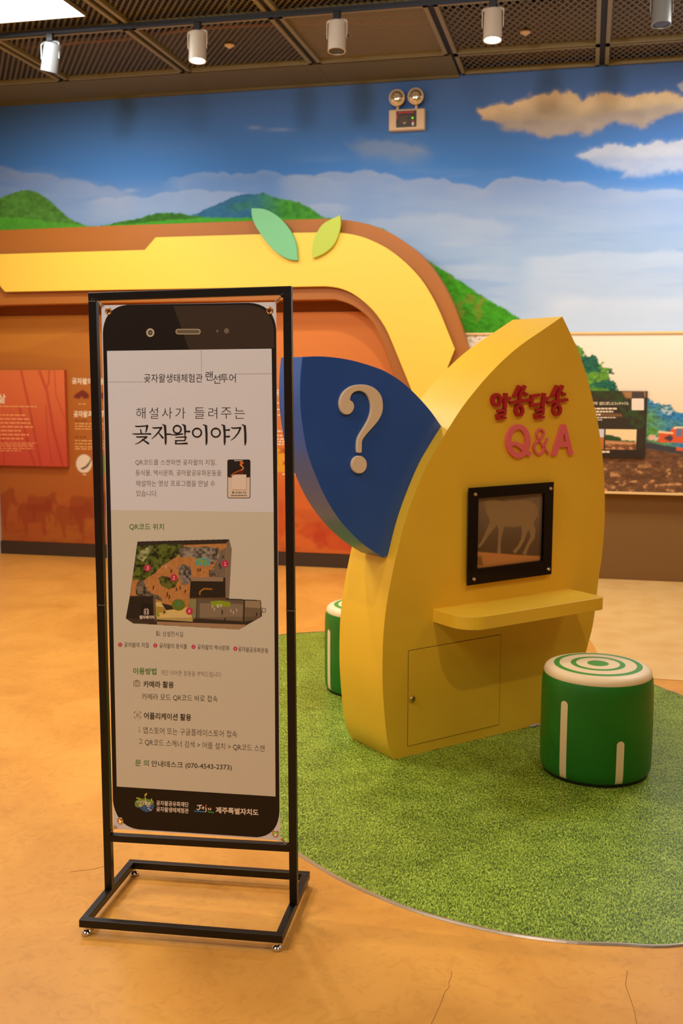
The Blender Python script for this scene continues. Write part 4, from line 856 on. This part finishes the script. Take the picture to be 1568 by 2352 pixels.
stool(S1, [(a1, 0.012, z1 - 0.005, 0.031), (a2, 0.012, z2 - 0.005, 0.031), (a1 + 2.1, 0.012, 0.31, 0.031), (a2 + 2.0, 0.012, 0.20, 0.031), (a1 - 1.15, 0.012, 0.21, 0.031)], 'green stool with cream ring top in front of kiosk, right')
S2 = (-1.043, 5.09, 0); b1, y1 = ang_at(S2, (755, 1446))
stool(S2, [(b1, 0.012, y1 - 0.005, 0.031), (b1 + 1.1, 0.012, 0.2, 0.031), (b1 - 2.0, 0.012, 0.31, 0.031), (b1 + 2.6, 0.012, 0.21, 0.031)], 'green ringed stool half hidden behind the yellow kiosk')

# ================================================================== BANNER STAND
SY = 0.0671; SU = V(math.cos(SY), math.sin(SY), 0); SN = V(math.sin(SY), -math.cos(SY), 0)
SO = V(-1.2626 * 0.85, 3.255 * 0.85, 0)
def sp3(off): return lambda p: at(p, SO + SN * off, SN)
frame_m = mat('stand_black', rgb(14, 13, 13), 0.36, 0.0, 0.4)
stand = empty('banner_stand', SO, 'black square tube banner stand holding the phone shaped banner', 'banner stand')
T = 0.0225
f0 = sp3(T / 2)
TLc, TRc, BLc, BRc = f0((201.5, 672)), f0((668, 656.5)), f0((240, 2041)), f0((682, 2071))
zb0 = 0.047
BLc[2] = zb0; BRc[2] = zb0; BLc = BLc - SN * T / 2; BRc = BRc - SN * T / 2; TLc = TLc - SN * T / 2; TRc = TRc - SN * T / 2
pl0 = BLc + SU * T / 2; pl1 = TLc + SU * T / 2 - V(0, 0, T); pr0 = BRc - SU * T / 2; pr1 = TRc - SU * T / 2 - V(0, 0, T)
seam = mat('seam_line', rgb(96, 88, 76), 0.4)
for a, b in ((pl0, pl1), (pr0, pr1)):
    m = MB(); m.beam(a, b, T, T, SN, frame_m); ps = build('post', m, stand, bevel=0.0015)
    k = sp3(T / 2)((232, 1390) if a is pl0 else (664, 1403))[2]; t = (k - a[2]) / (b[2] - a[2]); c = a + (b - a) * t
    m = MB(); m.beam(c - V(0, 0, 0.0015), c + V(0, 0, 0.0015), T + 0.0012, T + 0.0012, SN, seam); build('joint', m, ps)
m = MB(); m.beam(TLc - V(0, 0, T / 2), TRc - V(0, 0, T / 2), T, T, V(0, 0, 1), frame_m); build('top_bar', m, stand, bevel=0.0015)
zl_ = f0((255, 1919))[2]; zr_ = f0((662, 1942))[2]
m = MB(); m.beam(V(pl0[0], pl0[1], zl_ - T * 0.45) + (pl1 - pl0) * (zl_ / pl1[2]) * V(1, 1, 0) + SU * T / 2, V(pr0[0], pr0[1], zr_ - T * 0.45) + (pr1 - pr0) * (zr_ / pr1[2]) * V(1, 1, 0) - SU * T / 2, T, T * 0.9, V(0, 0, 1), frame_m); build('cross_bar', m, stand, bevel=0.0015)
gf = lambda p: on_floor(p, zb0)
FL, FR, BR_, BL_ = gf((180.5, 2113)), gf((648, 2150)), gf((712, 2001)), gf((298, 1973))
m = MB(); dz = V(0, 0, -T / 2); w_ = T * 0.95
def ins(a, b, o): d = (b - a) / np.linalg.norm(b - a); return d * o
fdir = ins(FL, BL_, w_ / 2); rdir = ins(FL, FR, w_ / 2)
m.beam(FL + fdir + dz, FR + fdir + dz, w_, T, V(0, 0, 1), frame_m); m.beam(BL_ - fdir + dz, BR_ - fdir + dz, w_, T, V(0, 0, 1), frame_m)
m.beam(FL + rdir + fdir * 2 + dz, BL_ + rdir - fdir * 2 + dz, w_, T, V(0, 0, 1), frame_m); m.beam(FR - rdir + fdir * 2 + dz, BR_ - rdir - fdir * 2 + dz, w_, T, V(0, 0, 1), frame_m)
build('base_frame', m, stand, bevel=0.0015, fix=False)
for q, s in ((FL, 1), (FR, -1), (BL_, 1), (BR_, -1)):
    c = q + rdir * s * 1.6 + (fdir if q is FL or q is FR else -fdir); c = V(c[0], c[1], 0.0)
    m = MB(); m.lathe([(0, 0), (0.0125, 0), (0.0145, 0.004), (0.0145, 0.008), (0.010, 0.013), (0.005, 0.015), (0.005, 0.0255), (0, 0.0255)], c, (0, 0, 1), chrome, 24); build('foot', m, stand, smooth=40)
# clips at the four corners (knob, wire, plate)
CL = [((213, 688), (223, 689), (232, 700), (241, 706)), ((650, 676), (645, 681), (636, 692), (627, 704)), ((252, 1913), (258, 1908), (264, 1900), (272, 1893)), ((665, 1942), (656, 1937), (647, 1927), (637, 1918))]
for k, (a, b, c, d) in enumerate(CL):
    A, B, C, E = (sp3(0.006)(q) for q in (a, b, c, d))
    m = MB(); m.ball(A, 0.0065, black, n=12); m.ball(A * 0.45 + B * 0.55, 0.006, black, n=12); nb = build('clip', m, stand, smooth=60)
    m = MB(); m.tube(smooth_curve([A, B + SN * 0.004, C + SN * 0.003], 4), 0.0012, steel, 8); m.tube(smooth_curve([A + V(0, 0, 0.003), B - SN * 0.002, C - SN * 0.001], 4), 0.0012, steel, 8); build('wire', m, nb, smooth=60)
    m = MB(); m.beam(C * 0.75 + B * 0.25, C * 1.2 - B * 0.2, 0.010, 0.003, SN, steel); build('plate', m, nb, bevel=0.0005)

# ================================================================== BANNER
OB = 0.004
b0f = sp3(OB)
ban = empty('banner', b0f((440, 1915)), 'white phone shaped banner with visitor guide map, hung in black stand', 'banner')
sheet_m = mat('banner_sheet', rgb(236, 238, 244), 0.5, spec=0.3)
EY = [(249, 714.5), (619, 713), (276, 1885), (632, 1914)]
corner = [(232.5, 701), (634, 693.5), (643.5, 1930), (260.5, 1903.5)]
def bil(a, b):  # banner coordinates 0..1 -> photo point, along the sheet's edges
    t = np.array(corner[0]) * (1-a) + np.array(corner[1]) * a; q = np.array(corner[3]) * (1-a) + np.array(corner[2]) * a; return tuple(t * (1-b) + q * b)
m = MB(); holes = [disc(x, y, 4.6, 4.9, 16) for x, y in EY]
m.prism([corner] + holes, sp3(OB), sp3(OB - 0.0008), sheet_m); sh_ = build('sheet', m, ban)
for (x, y) in EY:
    m = MB(); c = sp3(OB + 0.0004)((x, y)); m.lathe([(0.0052, -0.0015), (0.0056, 0.0012), (0.0076, 0.0022), (0.0098, 0.0010), (0.0100, -0.0002), (0.0100, -0.0015), (0.0052, -0.0015)], c, SN, mat('eyelet_brass', rgb(230, 200, 150), 0.2, 1.0), 28); build('eyelet', m, ban, smooth=60)
L1, L2, L3, L4 = sp3(OB + 0.0004), sp3(OB + 0.0008), sp3(OB + 0.0012), sp3(OB + 0.0016)
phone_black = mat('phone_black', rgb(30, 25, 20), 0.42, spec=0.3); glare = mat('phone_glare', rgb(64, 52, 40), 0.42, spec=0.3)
ink = mat('ink_black', rgb(28, 22, 20), 0.5); gray = mat('ink_grey', rgb(112, 98, 88), 0.5); lightg = mat('ink_light', rgb(150, 134, 116), 0.5); gink = mat('ink_green', rgb(60, 136, 58), 0.5)
scr_hi = mat('screen_white', rgb(234, 238, 244), 0.5, spec=0.3); scr_lo = mat('screen_beige', rgb(222, 220, 200), 0.5, spec=0.3); magenta = mat('ink_magenta', rgb(212, 44, 92), 0.5); wht = mat('ink_white', rgb(248, 232, 214), 0.5)
def edge_arc(a, c, b, n=10):    # rounded corner between a and b around the sharp corner c
    A, C, B = map(np.array, (a, c, b)); return [tuple(A*(1-t)**2 + 2*C*t*(1-t)*0.86 + 0.14*2*t*(1-t)*(A+B)/2 + B*t**2) for t in np.linspace(0, 1, n)]
m = MB()
phone = edge_arc((236, 766), (233.8, 701.6), (292, 700)) + edge_arc((572, 695.5), (633.5, 694), (634, 757)) + edge_arc((641.5, 1862), (643, 1924), (590, 1923)) + edge_arc((318, 1905), (263, 1902), (259, 1838))
m.flat([phone], L1, phone_black)
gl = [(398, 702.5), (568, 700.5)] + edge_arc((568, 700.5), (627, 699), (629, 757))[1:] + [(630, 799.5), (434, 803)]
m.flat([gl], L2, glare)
m.flat([[(245.5, 806), (623.5, 800.8), (628.3, 1176.5), (254.5, 1171)]], L2, scr_hi)
m.flat([[(254.5, 1171), (628.3, 1176.5), (632.5, 1829.5), (268, 1806.5)]], L2, scr_lo)
# phone speaker, camera, sensors
ly = mat('phone_line', rgb(206, 192, 158), 0.4)
for L in ring(345, 764, 7.4, 8.0, 4.2, 24)[:1]: m.flat(ring(345, 764, 7.2, 7.8, 4.4, 24), L3, ly)
m.flat([disc(345, 764, 3.2, 3.5)], L3, mat('lens_grey', rgb(120, 130, 130), 0.3))
m.flat([rrect(403, 755.5, 460.5, 768, 6.2), rrect(405, 757.3, 458.5, 766.2, 4.4)], L3, ly)
m.flat([rrect(405, 757.3, 458.5, 766.2, 4.4)], L3, mat('speaker_grey', rgb(110, 98, 76), 0.5))
m.flat([disc(499, 760.5, 3.2, 3.4)], L3, gray); m.flat(ring(520, 760, 4.6, 5, 1.8, 20), L3, lightg); m.flat([disc(520, 760, 2.4, 2.6)], L3, lightg)
build('phone_outline', m, sh_, fix=False)
ZA = lambda p: (190 + p[0] * 0.3189, 640 + p[1] * 0.3189)
m = MB()
write(m, '곶자왈생태체험관', 330.3, 464.9, 868.6, 868.2, 20, L3, ink, -0.004)
write(m, '랜', 472, 488.5, 863.5, 863.3, 21, L3, ink, -0.004); write(m, '선', 489, 506, 870.5, 870.4, 21, L3, ink, -0.004); write(m, '투어', 506.5, 541, 868.4, 868.2, 20, L3, ink, -0.004)
hairm = mat('hair_line', rgb(176, 164, 152), 0.5)
hair = lambda a, b: m.flat([stroke([(*a, 0.55), (*b, 0.55)])], L3, hairm)
hair((247.4, 877.3), (330, 876.8)); hair((461.7, 803.5), (462.7, 853.7)); hair((541, 858.8), (623.5, 858))
z8 = lambda p: (290 + p[0] * 0.19133, 920 + p[1] * 0.19133) + ((p[2] * 0.19133,) if len(p) > 2 else ())
for ch, a, b in (('해', 118, 228), ('설', 275, 382), ('사', 428, 550), ('가', 588, 708), ('들', 815, 940), ('려', 985, 1090), ('주', 1135, 1262), ('는', 1297, 1422)):
    write(m, ch, z8((a, 0))[0], z8((b, 0))[0], z8((0, 150))[1], z8((0, 150))[1], 134 * 0.19133, L3, ink, -0.012)
TITLE = [
 [(105, 305, 10), (130, 312, 13), (235, 305, 13), (258, 300, 20)], [(252, 298, 22), (243, 345, 16), (233, 384, 9)], [(170, 342, 10), (180, 396, 14)], [(70, 399, 6), (110, 402, 13), (250, 400, 13), (297, 402, 17)],
 [(118, 436, 11), (150, 438, 14), (252, 435, 14)], [(246, 437, 16), (205, 468, 14), (155, 503, 11), (105, 526, 5)], [(185, 464, 8), (228, 490, 16), (270, 520, 20)],
 [(310, 323, 8), (332, 330, 14), (412, 326, 15), (430, 322, 18)], [(424, 324, 18), (388, 375, 15), (350, 420, 12), (303, 461, 5)], [(382, 378, 8), (414, 420, 16), (443, 455, 19)],
 [(432, 285, 8), (463, 300, 24), (470, 400, 21), (472, 500, 20), (470, 531, 9)], [(475, 405, 15), (510, 403, 15), (538, 404, 10)],
 [(592, 296, 12), (612, 305, 15), (628, 296, 7)], [(604, 392, 12), (604, 415, 12)], [(528, 411, 9), (600, 411, 14), (682, 400, 13)],
 [(668, 285, 8), (700, 300, 24), (706, 360, 21), (702, 424, 9)], [(712, 372, 14), (766, 371, 19)], [(588, 441, 9), (690, 437, 13), (722, 437, 17)], [(714, 438, 16), (702, 480, 13)], [(582, 482, 11), (708, 480, 12)], [(598, 484, 14), (588, 522, 13)], [(585, 518, 13), (640, 519, 12), (735, 514, 19)],
 [(830, 330, 10), (848, 341, 15), (862, 332, 7)], [(918, 288, 8), (955, 302, 24), (962, 400, 21), (962, 500, 20), (957, 537, 7)],
 [(1055, 330, 10), (1073, 341, 15), (1088, 332, 7)], [(1140, 288, 8), (1172, 302, 24), (1180, 400, 21), (1180, 500, 20), (1178, 537, 7)], [(1185, 356, 13), (1242, 352, 19)], [(1185, 433, 13), (1242, 431, 19)],
 [(1256, 323, 8), (1280, 332, 14), (1350, 328, 15), (1378, 326, 18)], [(1370, 328, 18), (1342, 390, 15), (1302, 440, 12), (1256, 479, 5)], [(1384, 288, 8), (1420, 302, 24), (1428, 400, 22), (1428, 500, 22), (1424, 539, 7)]]
for s in TITLE: m.flat([[z8(p) for p in stroke([(a, b, c * 1.22) for a, b, c in s])]], L3, ink)
for (cx_, cy_, r1, r2) in ((610, 347, 46, 46), (848, 386, 52, 52), (1073, 386, 52, 52)): m.flat([[z8(p) for p in L] for L in ring(cx_, cy_, r1, r2, 19)], L3, ink)
para = lambda tx, a, b, y, h=72: write(m, tx, z8((a, 0))[0], z8((b, 0))[0], z8((0, y))[1], z8((0, y))[1] + 0.4, h * 0.19133, L3, gray, -0.012)
para('QR코드를 스캔하면 곶자왈의 지질,', 108, 1078, 742); para('동식물, 역사문화, 곶자왈공유화운동을', 110, 1138, 868); para('해설하는 영상 프로그램을 만날 수', 115, 1062, 994); para('있습니다.', 118, 372, 1114)
ZB = lambda p: (190 + p[0] * 0.3189, 1160 + p[1] * 0.3189); ZC2 = lambda p: (190 + p[0] * 0.3189, 1500 + p[1] * 0.3189)
def wz(zf, tx, a, b, ya, yb, h, mm, bold=0.0): p, q = zf((a, ya)), zf((b, yb)); write(m, tx, p[0], q[0], p[1], q[1], h * 0.3189, L3, mm, bold)
wz(ZB, 'QR코드 위치', 335, 583, 156, 159, 50, gink)
wz(ZB, 'B', 530, 545, 925, 925, 32, ink, -0.012); wz(ZB, '１', 549, 558, 926, 926, 32, ink, 0.0); wz(ZB, '상설전시실', 575, 722, 927, 931, 38, ink, -0.012)
for n_, (dx, dy, tx, a, b, ya, yb) in enumerate(((269, 1006, '곶자왈의 지질', 298, 475, 1006, 1010), (522, 1011, '곶자왈의 동식물', 552, 750, 1012, 1019), (797, 1021, '곶자왈의 역사문화', 825, 1055, 1022, 1031), (1098, 1034, '곶자왈공유화운동', 1118, 1335, 1037, 1049))):
    c = ZB((dx, dy)); m.flat([disc(c[0], c[1], 4.5, 4.9)], L3, magenta); write(m, '１２３４'[n_], c[0] - 1.5, c[0] + 1.5, c[1], c[1], 5.4, L4, wht, 0.02)
    wz(ZB, tx, a, b, ya, yb, 36, ink, -0.008)
wz(ZC2, '이용방법', 363, 530, 129, 132, 48, gink, 0.012); wz(ZC2, '개인 이어폰 활용을 부탁드립니다', 562, 995, 139, 156, 38, gray, -0.016)
wz(ZC2, '카메라 활용', 436, 655, 223, 229, 48, ink, 0.012); wz(ZC2, '카메라 모드 QR코드 바로 접속', 427, 970, 314, 332, 48, ink, -0.010)
wz(ZC2, '어플리케이션 활용', 440, 780, 451, 464, 50, ink, 0.012)
wz(ZC2, '１', 400, 414, 548, 548, 36, lightg, -0.01); wz(ZC2, '앱스토어 또는 구글플레이스토어 접속', 434, 1110, 555, 585, 48, ink, -0.012)
wz(ZC2, '2', 405, 430, 635, 635, 36, lightg, -0.01); wz(ZC2, 'QR코드 스캐너 검색 > 어플 설치 > QR코드 스캔', 447, 1308, 642, 689, 50, ink, -0.012)
wz(ZC2, '문 의', 377, 475, 790, 793, 46, gink, 0.004); wz(ZC2, '안내데스크 (070-4543-2373)', 495, 1072, 799, 826, 52, ink, 0.0)
# icons
ic = lambda loops: m.flat([[ZC2(p) for p in L] for L in loops], L3, gray)
ic([rrect(365, 200, 412, 241, 8), rrect(368, 203, 409, 238, 6)]); ic(ring(389, 220, 11, 11, 3)); ic([stroke([(378, 200, 3), (382, 195, 3), (396, 195, 3), (400, 200, 3)])])
ic([rrect(385, 437, 404, 456, 3), rrect(388, 440, 401, 453, 2)])
for sx_, sy_ in ((-1, -1), (1, -1), (1, 1), (-1, 1)): ic([stroke([(394 + sx_ * 10, 446 + sy_ * 24, 3), (394 + sx_ * 19, 446 + sy_ * 23, 3), (394 + sx_ * 24, 446 + sy_ * 18, 3), (394 + sx_ * 24, 446 + sy_ * 9, 3)])])
# foot logos
ZD = lambda p: (280 + p[0] * 0.21684, 1800 + p[1] * 0.21684)
wd = lambda tx, a, b, ya, yb, h, bold: write(m, tx, ZD((a, 0))[0], ZD((b, 0))[0], ZD((0, ya))[1], ZD((0, yb))[1], h * 0.21684, L3, wht, bold)
wd('곶자왈공유화재단', 363, 706, 204, 223, 54, 0.02); wd('곶자왈생태체험관', 363, 706, 268, 289, 54, 0.02); wd('제주특별자치도', 992, 1445, 278, 306, 68, 0.03)
fd = lambda L, mm, la=L3: m.flat([[ZD(p) for p in L]], la, mm)
fd(smooth_curve([(135, 215), (150, 178), (200, 158), (260, 160), (315, 175), (340, 215), (338, 255), (310, 290), (260, 300), (220, 285), (190, 260), (150, 248)], 3, True), mat('logo_blue', rgb(52, 104, 168), 0.5), L2)
fd(smooth_curve([(135, 215), (150, 178), (200, 158), (260, 160), (315, 175), (338, 205), (300, 232), (250, 226), (200, 248), (150, 246)], 3, True), mat('logo_green', rgb(120, 160, 74), 0.5), L3)
fd(smooth_curve([(238, 132), (244, 110), (266, 98), (262, 118), (246, 134)], 3, True), mat('logo_yellow', rgb(222, 214, 60), 0.5))
yl = MATS['logo_yellow']
for s in ([(152, 150, 12), (190, 158, 12), (196, 175, 8)], [(246, 142, 12), (250, 180, 12)], [(312, 158, 12), (316, 190, 12)], [(316, 182, 9), (332, 188, 9)]): fd(stroke(s), yl, L4)
for s in ([(160, 196, 13), (205, 186, 12), (186, 240, 9)], [(182, 222, 10), (210, 240, 13)], [(214, 186, 12), (240, 184, 10), (216, 226, 8)], [(252, 178, 13), (250, 224, 11)], [(300, 192, 11), (296, 222, 10)], [(262, 240, 10), (300, 236, 11), (276, 262, 10), (312, 284, 9)]): fd(stroke(s), wht, L4)
m.flat([[ZD(p) for p in L] for L in ring(272, 212, 13, 14, 10, 18)], L4, wht)
for s in ([(795, 232, 12), (848, 228, 12)], [(822, 230, 15), (826, 262, 14), (810, 278, 12), (790, 268, 10)], [(846, 260, 9), (872, 252, 10), (862, 242, 10), (846, 258, 10), (868, 274, 9)], [(888, 252, 12), (892, 290, 11), (874, 302, 8)], [(914, 256, 11), (918, 276, 10), (932, 276, 9), (938, 254, 10), (942, 280, 9)]): fd(stroke(s), wht)
fd(smooth_curve([(880, 240), (884, 228), (896, 222), (896, 236), (888, 244)], 3, True), mat('logo_orange', rgb(236, 96, 40), 0.5)); fd(stroke([(762, 291, 10), (868, 297, 13)]), mat('logo_sky', rgb(50, 140, 220), 0.5)); fd(stroke([(910, 298, 12), (974, 306, 10)]), mat('logo_leaf', rgb(70, 190, 80), 0.5))
build('printed_lettering', m, sh_, fix=False)
# guide card
m = MB(); Z8 = lambda L: [z8(p) for p in L]
m.flat([Z8(rrect(1212, 708, 1488, 1172, 22))], L3, ink); m.flat([Z8(rrect(1219, 715, 1481, 1165, 17))], L4, mat('card_paper', rgb(240, 226, 204), 0.5)); L5 = sp3(OB + 0.0020); L6 = sp3(OB + 0.0024)
m.flat([Z8(rrect(1216, 712, 1484, 922, 18))], L5, ink)
lava = mat('lava_orange', rgb(236, 120, 40), 0.5); lava2 = mat('lava_red', rgb(170, 50, 20), 0.5); lava3 = mat('lava_yellow', rgb(250, 200, 90), 0.5)
m.flat([Z8([(1232, 918), (1270, 885), (1330, 852), (1385, 838), (1412, 850), (1400, 886), (1300, 890), (1250, 918)])], L6, mat('lava_dark', rgb(92, 30, 16), 0.5))
m.flat([Z8(stroke(smooth_curve([(1390, 735, 52), (1380, 755, 34), (1370, 775, 18), (1396, 798, 14), (1404, 815, 16), (1385, 832, 14), (1340, 848, 10), (1280, 878, 7), (1245, 908, 5)], 3)))], L6, lava)
m.flat([Z8(stroke(smooth_curve([(1372, 768, 8), (1402, 800, 8), (1394, 824, 8)], 3)))], sp3(OB + 0.0027), lava3)
dashes(m, *z8((1297, 0))[:1], z8((1398, 0))[0], z8((0, 722))[1], 0, 2.0, L6, wht, rn, 3.2, 1.0)
m.flat([Z8([(1265, 888), (1440, 888), (1440, 1068), (1265, 1068)])], L6, wht)
m.flat([Z8(disc(1281, 1103, 12, 12))], L6, gink); write(m, '곶자왈의 지질', z8((1305, 0))[0], z8((1437, 0))[0], z8((0, 1104))[1], z8((0, 1104))[1], 5.6, L6, gray)
dashes(m, z8((1255, 0))[0], z8((1450, 0))[0], z8((0, 1139))[1], 0, 1.6, L6, gray, rn, 3.0, 0.9)
q = build('guide_card', m, sh_, fix=False); q['label'] = 'small printed phone picture with red lava flow'
# guide map: a cut-away view of the hall
zm = lambda L: [(270 + a * 0.23597, 1220 + b * 0.23597) for a, b in L]
MAP_OUT = zm([(192, 100), (1085, 78), (1110, 180), (1085, 655), (1395, 672), (1405, 830), (1180, 958), (150, 898), (78, 850), (120, 620)])
def guide_map(x, y, P):
    X = (x - 270) / 0.23597; Y = (y - 1220) / 0.23597
    p = Paint(X, Y, R(58, 50, 40)); n = fbm(X / 22, Y / 22, 4, 81); n2 = fbm(X / 60, Y / 60, 3, 82)
    p.poly([(1060, 110), (1090, 90), (1110, 180), (1085, 660), (1050, 650), (1055, 300)], R(140, 126, 106), 2)
    p.poly([(200, 150), (1060, 120), (1050, 660), (700, 660), (690, 760), (380, 690), (340, 640), (110, 640), (150, 420)], R(204, 146, 82), 3)
    p.mix(poly_mask(X, Y, [(200, 150), (1060, 120), (1050, 660), (700, 660), (690, 760), (380, 690), (340, 640), (110, 640)], 3) * sstep(0.4, 0.7, n) * 0.35, R(176, 104, 50))
    def tex(poly, a, b, sd, wob=14):
        mk = poly_mask(X, Y, poly, 4, wob, 30, sd)[..., None]; k = sstep(0.22, 0.78, fbm(X / 26, Y / 26, 5, sd))[..., None]; p.c = p.c * (1 - mk) + (np.array(a) * (1 - k) + np.array(b) * k) * mk
    tex([(190, 140), (640, 120), (640, 200), (560, 260), (440, 330), (340, 420), (270, 470), (150, 480), (150, 300)], R(30, 32, 16), R(112, 130, 50), 83)
    tex([(210, 200), (320, 140), (330, 190), (290, 250), (250, 300), (190, 260)], R(96, 116, 60), R(190, 196, 140), 84, 8)
    tex([(600, 150), (760, 150), (980, 160), (1000, 250), (920, 330), (860, 270), (760, 270), (700, 240), (600, 260)], R(70, 66, 58), R(170, 162, 146), 85)
    tex([(180, 500), (260, 470), (280, 560), (330, 600), (420, 640), (440, 690), (340, 650), (180, 620)], R(50, 46, 38), R(140, 130, 112), 86)
    tex([(580, 350), (640, 325), (710, 350), (720, 440), (700, 520), (620, 520), (600, 440)], R(60, 58, 52), R(160, 152, 138), 87)
    tex([(390, 470), (440, 430), (520, 450), (600, 460), (560, 540), (500, 570), (430, 530)], R(40, 48, 20), R(120, 124, 50), 88)
    tex([(890, 380), (930, 370), (975, 445), (890, 445)], R(60, 58, 52), R(130, 122, 108), 89, 5)
    p.poly([(1000, 190), (1055, 160), (1050, 450), (960, 450), (930, 350), (985, 260)], R(130, 116, 98), 3)
    p.poly([(770, 260), (890, 270), (890, 340), (750, 330)], R(90, 170, 190), 3, 6, 20, 90); p.mix(poly_mask(X, Y, [(770, 260), (890, 270), (890, 340), (750, 330)], 3) * sstep(0.45, 0.55, fbm(X / 18, Y / 18, 3, 91)), R(130, 180, 90))
    p.poly([(710, 450), (1050, 450), (1050, 650), (700, 650)], R(48, 40, 30), 2); p.poly([(710, 450), (1030, 450), (1025, 490), (715, 485)], R(160, 140, 114), 2)
    p.poly(stroke([(800, 620, 14), (800, 590, 14), (840, 560, 14), (920, 565, 12)]), R(190, 130, 40), 4)
    p.poly([(110, 635), (345, 635), (360, 860), (80, 850)], R(48, 42, 34), 2); p.poly([(230, 700), (340, 715), (340, 850), (225, 840)], R(36, 30, 24), 3)
    p.poly([(345, 640), (380, 690), (380, 880), (355, 870)], R(120, 104, 80), 2)
    p.poly([(370, 690), (420, 690), (470, 770), (640, 750), (740, 735), (730, 880), (380, 860)], R(234, 210, 130), 3)
    p.poly([(372, 730), (450, 740), (480, 800), (380, 790)], R(190, 160, 70), 3); p.poly([(380, 790), (400, 782), (410, 830), (384, 836)], R(150, 170, 40), 2)
    c = np.hypot((X - 592) / 66, (Y - 718) / 56); p.mix(sstep(1.05, 0.95, c), R(110, 130, 40)); p.poly([(560, 690), (620, 680), (610, 720), (575, 735)], R(80, 150, 90), 2)
    p.poly([(690, 660), (770, 655), (760, 850), (730, 860), (700, 760)], R(150, 146, 100), 3)
    p.poly([(775, 660), (1228, 672), (1222, 880), (765, 850)], R(110, 100, 84), 2); p.poly([(800, 700), (1220, 710), (1215, 875), (800, 845)], R(150, 134, 108), 4, a=0.9)
    p.poly([(1240, 675), (1390, 680), (1390, 850), (1235, 880)], R(168, 148, 116), 2); p.poly([(1240, 740), (1390, 750), (1390, 850), (1235, 880)], R(126, 110, 86), 2)
    p.poly([(900, 685), (1000, 675), (1098, 690), (1095, 735), (925, 735)], R(150, 176, 30), 2)
    p.poly([(78, 850), (1405, 830), (1300, 890), (360, 868), (740, 890), (1240, 905), (150, 898)], R(60, 50, 40), 3, a=0.35)
    p.poly([(78, 850), (370, 868), (380, 908), (150, 898)], R(70, 58, 46), 2); p.poly([(380, 880), (1250, 910), (1180, 958), (385, 908)], R(176, 146, 110), 2)
    for (a, b, s) in ((480, 620, 26), (500, 640, 22), (570, 570, 18), (605, 552, 20), (655, 585, 16), (780, 380, 18), (800, 378, 18), (990, 330, 18), (1000, 355, 14), (1022, 250, 14), (345, 550, 20), (520, 390, 18), (1015, 790, 26), (1040, 860, 18), (1350, 810, 20), (450, 790, 18)):
        p.poly(stroke([(a, b - s, 8), (a + 6, b, 12), (a - 4, b + s, 6)]), R(34, 28, 26), 2)
    for (a, b) in ((1100, 775), (1155, 770), (1125, 795), (530, 825), (630, 835), (920, 735), (940, 760), (470, 350)): p.poly(stroke([(a, b - 16, 10), (a + 4, b + 14, 8)]), R(210, 200, 200), 2)
    for L, wd2 in (([(192, 100), (1085, 78), (1110, 180)], 8), ([(192, 100), (120, 630), (78, 850)], 6), ([(1085, 655), (1395, 672), (1395, 830)], 6), ([(700, 655), (1085, 655)], 6), ([(110, 632), (345, 632)], 5), ([(772, 655), (765, 860)], 5), ([(1230, 670), (1224, 882)], 6)):
        p.poly(stroke([(a, b, wd2) for a, b in L]), R(40, 32, 26), 2)
    return p.c
gx0, gy0 = 286, 1236; lo = L3((286, 1450)); hi = L3((606, 1236)); le = L3((286, 1236)); uu = SU * ((L3((606, 1340)) - L3((286, 1340))) @ SU)
zlo = min(L3((286, 1450))[2], L3((606, 1450))[2]); zhi = max(le[2], hi[2])
org = L3((286, 1340)); org = V(org[0], org[1], zlo)
q = picture('guide_map', org, uu, (0, 0, zhi - zlo), 520, 350, guide_map, paint_mat('map_print', 0.5, 0.3), sh_, keep=lambda x, y, P: poly_mask(x, y, MAP_OUT, 0.4) > 0.5)
q['label'] = 'cut-away floor plan picture with numbered stops'
m = MB()
zmp = lambda a, b: (270 + a * 0.23597, 1220 + b * 0.23597)
for tx, a, b in (('１', 1046, 318), ('２', 547, 453), ('３', 292, 358), ('４', 697, 778)):
    c = zmp(a, b); m.flat([disc(c[0], c[1], 7.9, 8.3)], L4, magenta); write(m, tx, c[0] - 2.5, c[0] + 2.5, c[1], c[1], 8.6, L5, wht, 0.02)
c = zmp(212, 838); d = zmp(357, 838); write(m, '엘리베이터', c[0], d[0], c[1], d[1], 8.6, L4, wht, 0.03); c = zmp(962, 727); d = zmp(1020, 727); write(m, '입구', c[0], d[0], c[1], d[1], 8.2, L4, wht, 0.03)
for L in (rrect(256, 762, 304, 810, 3),): m.flat([[zmp(*p) for p in L], [zmp(*p) for p in rrect(260, 766, 300, 806, 2)]], L4, wht)
for a in (270, 290): m.flat([[zmp(*p) for p in disc(a, 776, 5, 5)]], L4, wht); m.flat([[zmp(*p) for p in stroke([(a, 783, 10), (a, 804, 6)])]], L4, wht)
for a in (270, 290): m.flat([[zmp(*p) for p in ((a - 7, 758), (a + 7, 758), (a, 748))]], L4, wht)
m.flat([[zmp(*p) for p in L] for L in ([(1408, 748), (1440, 752), (1438, 790), (1402, 788)], [(1412, 752), (1436, 756), (1434, 786), (1407, 784)])], L4, gray)
build('map_lettering', m, sh_, fix=False)
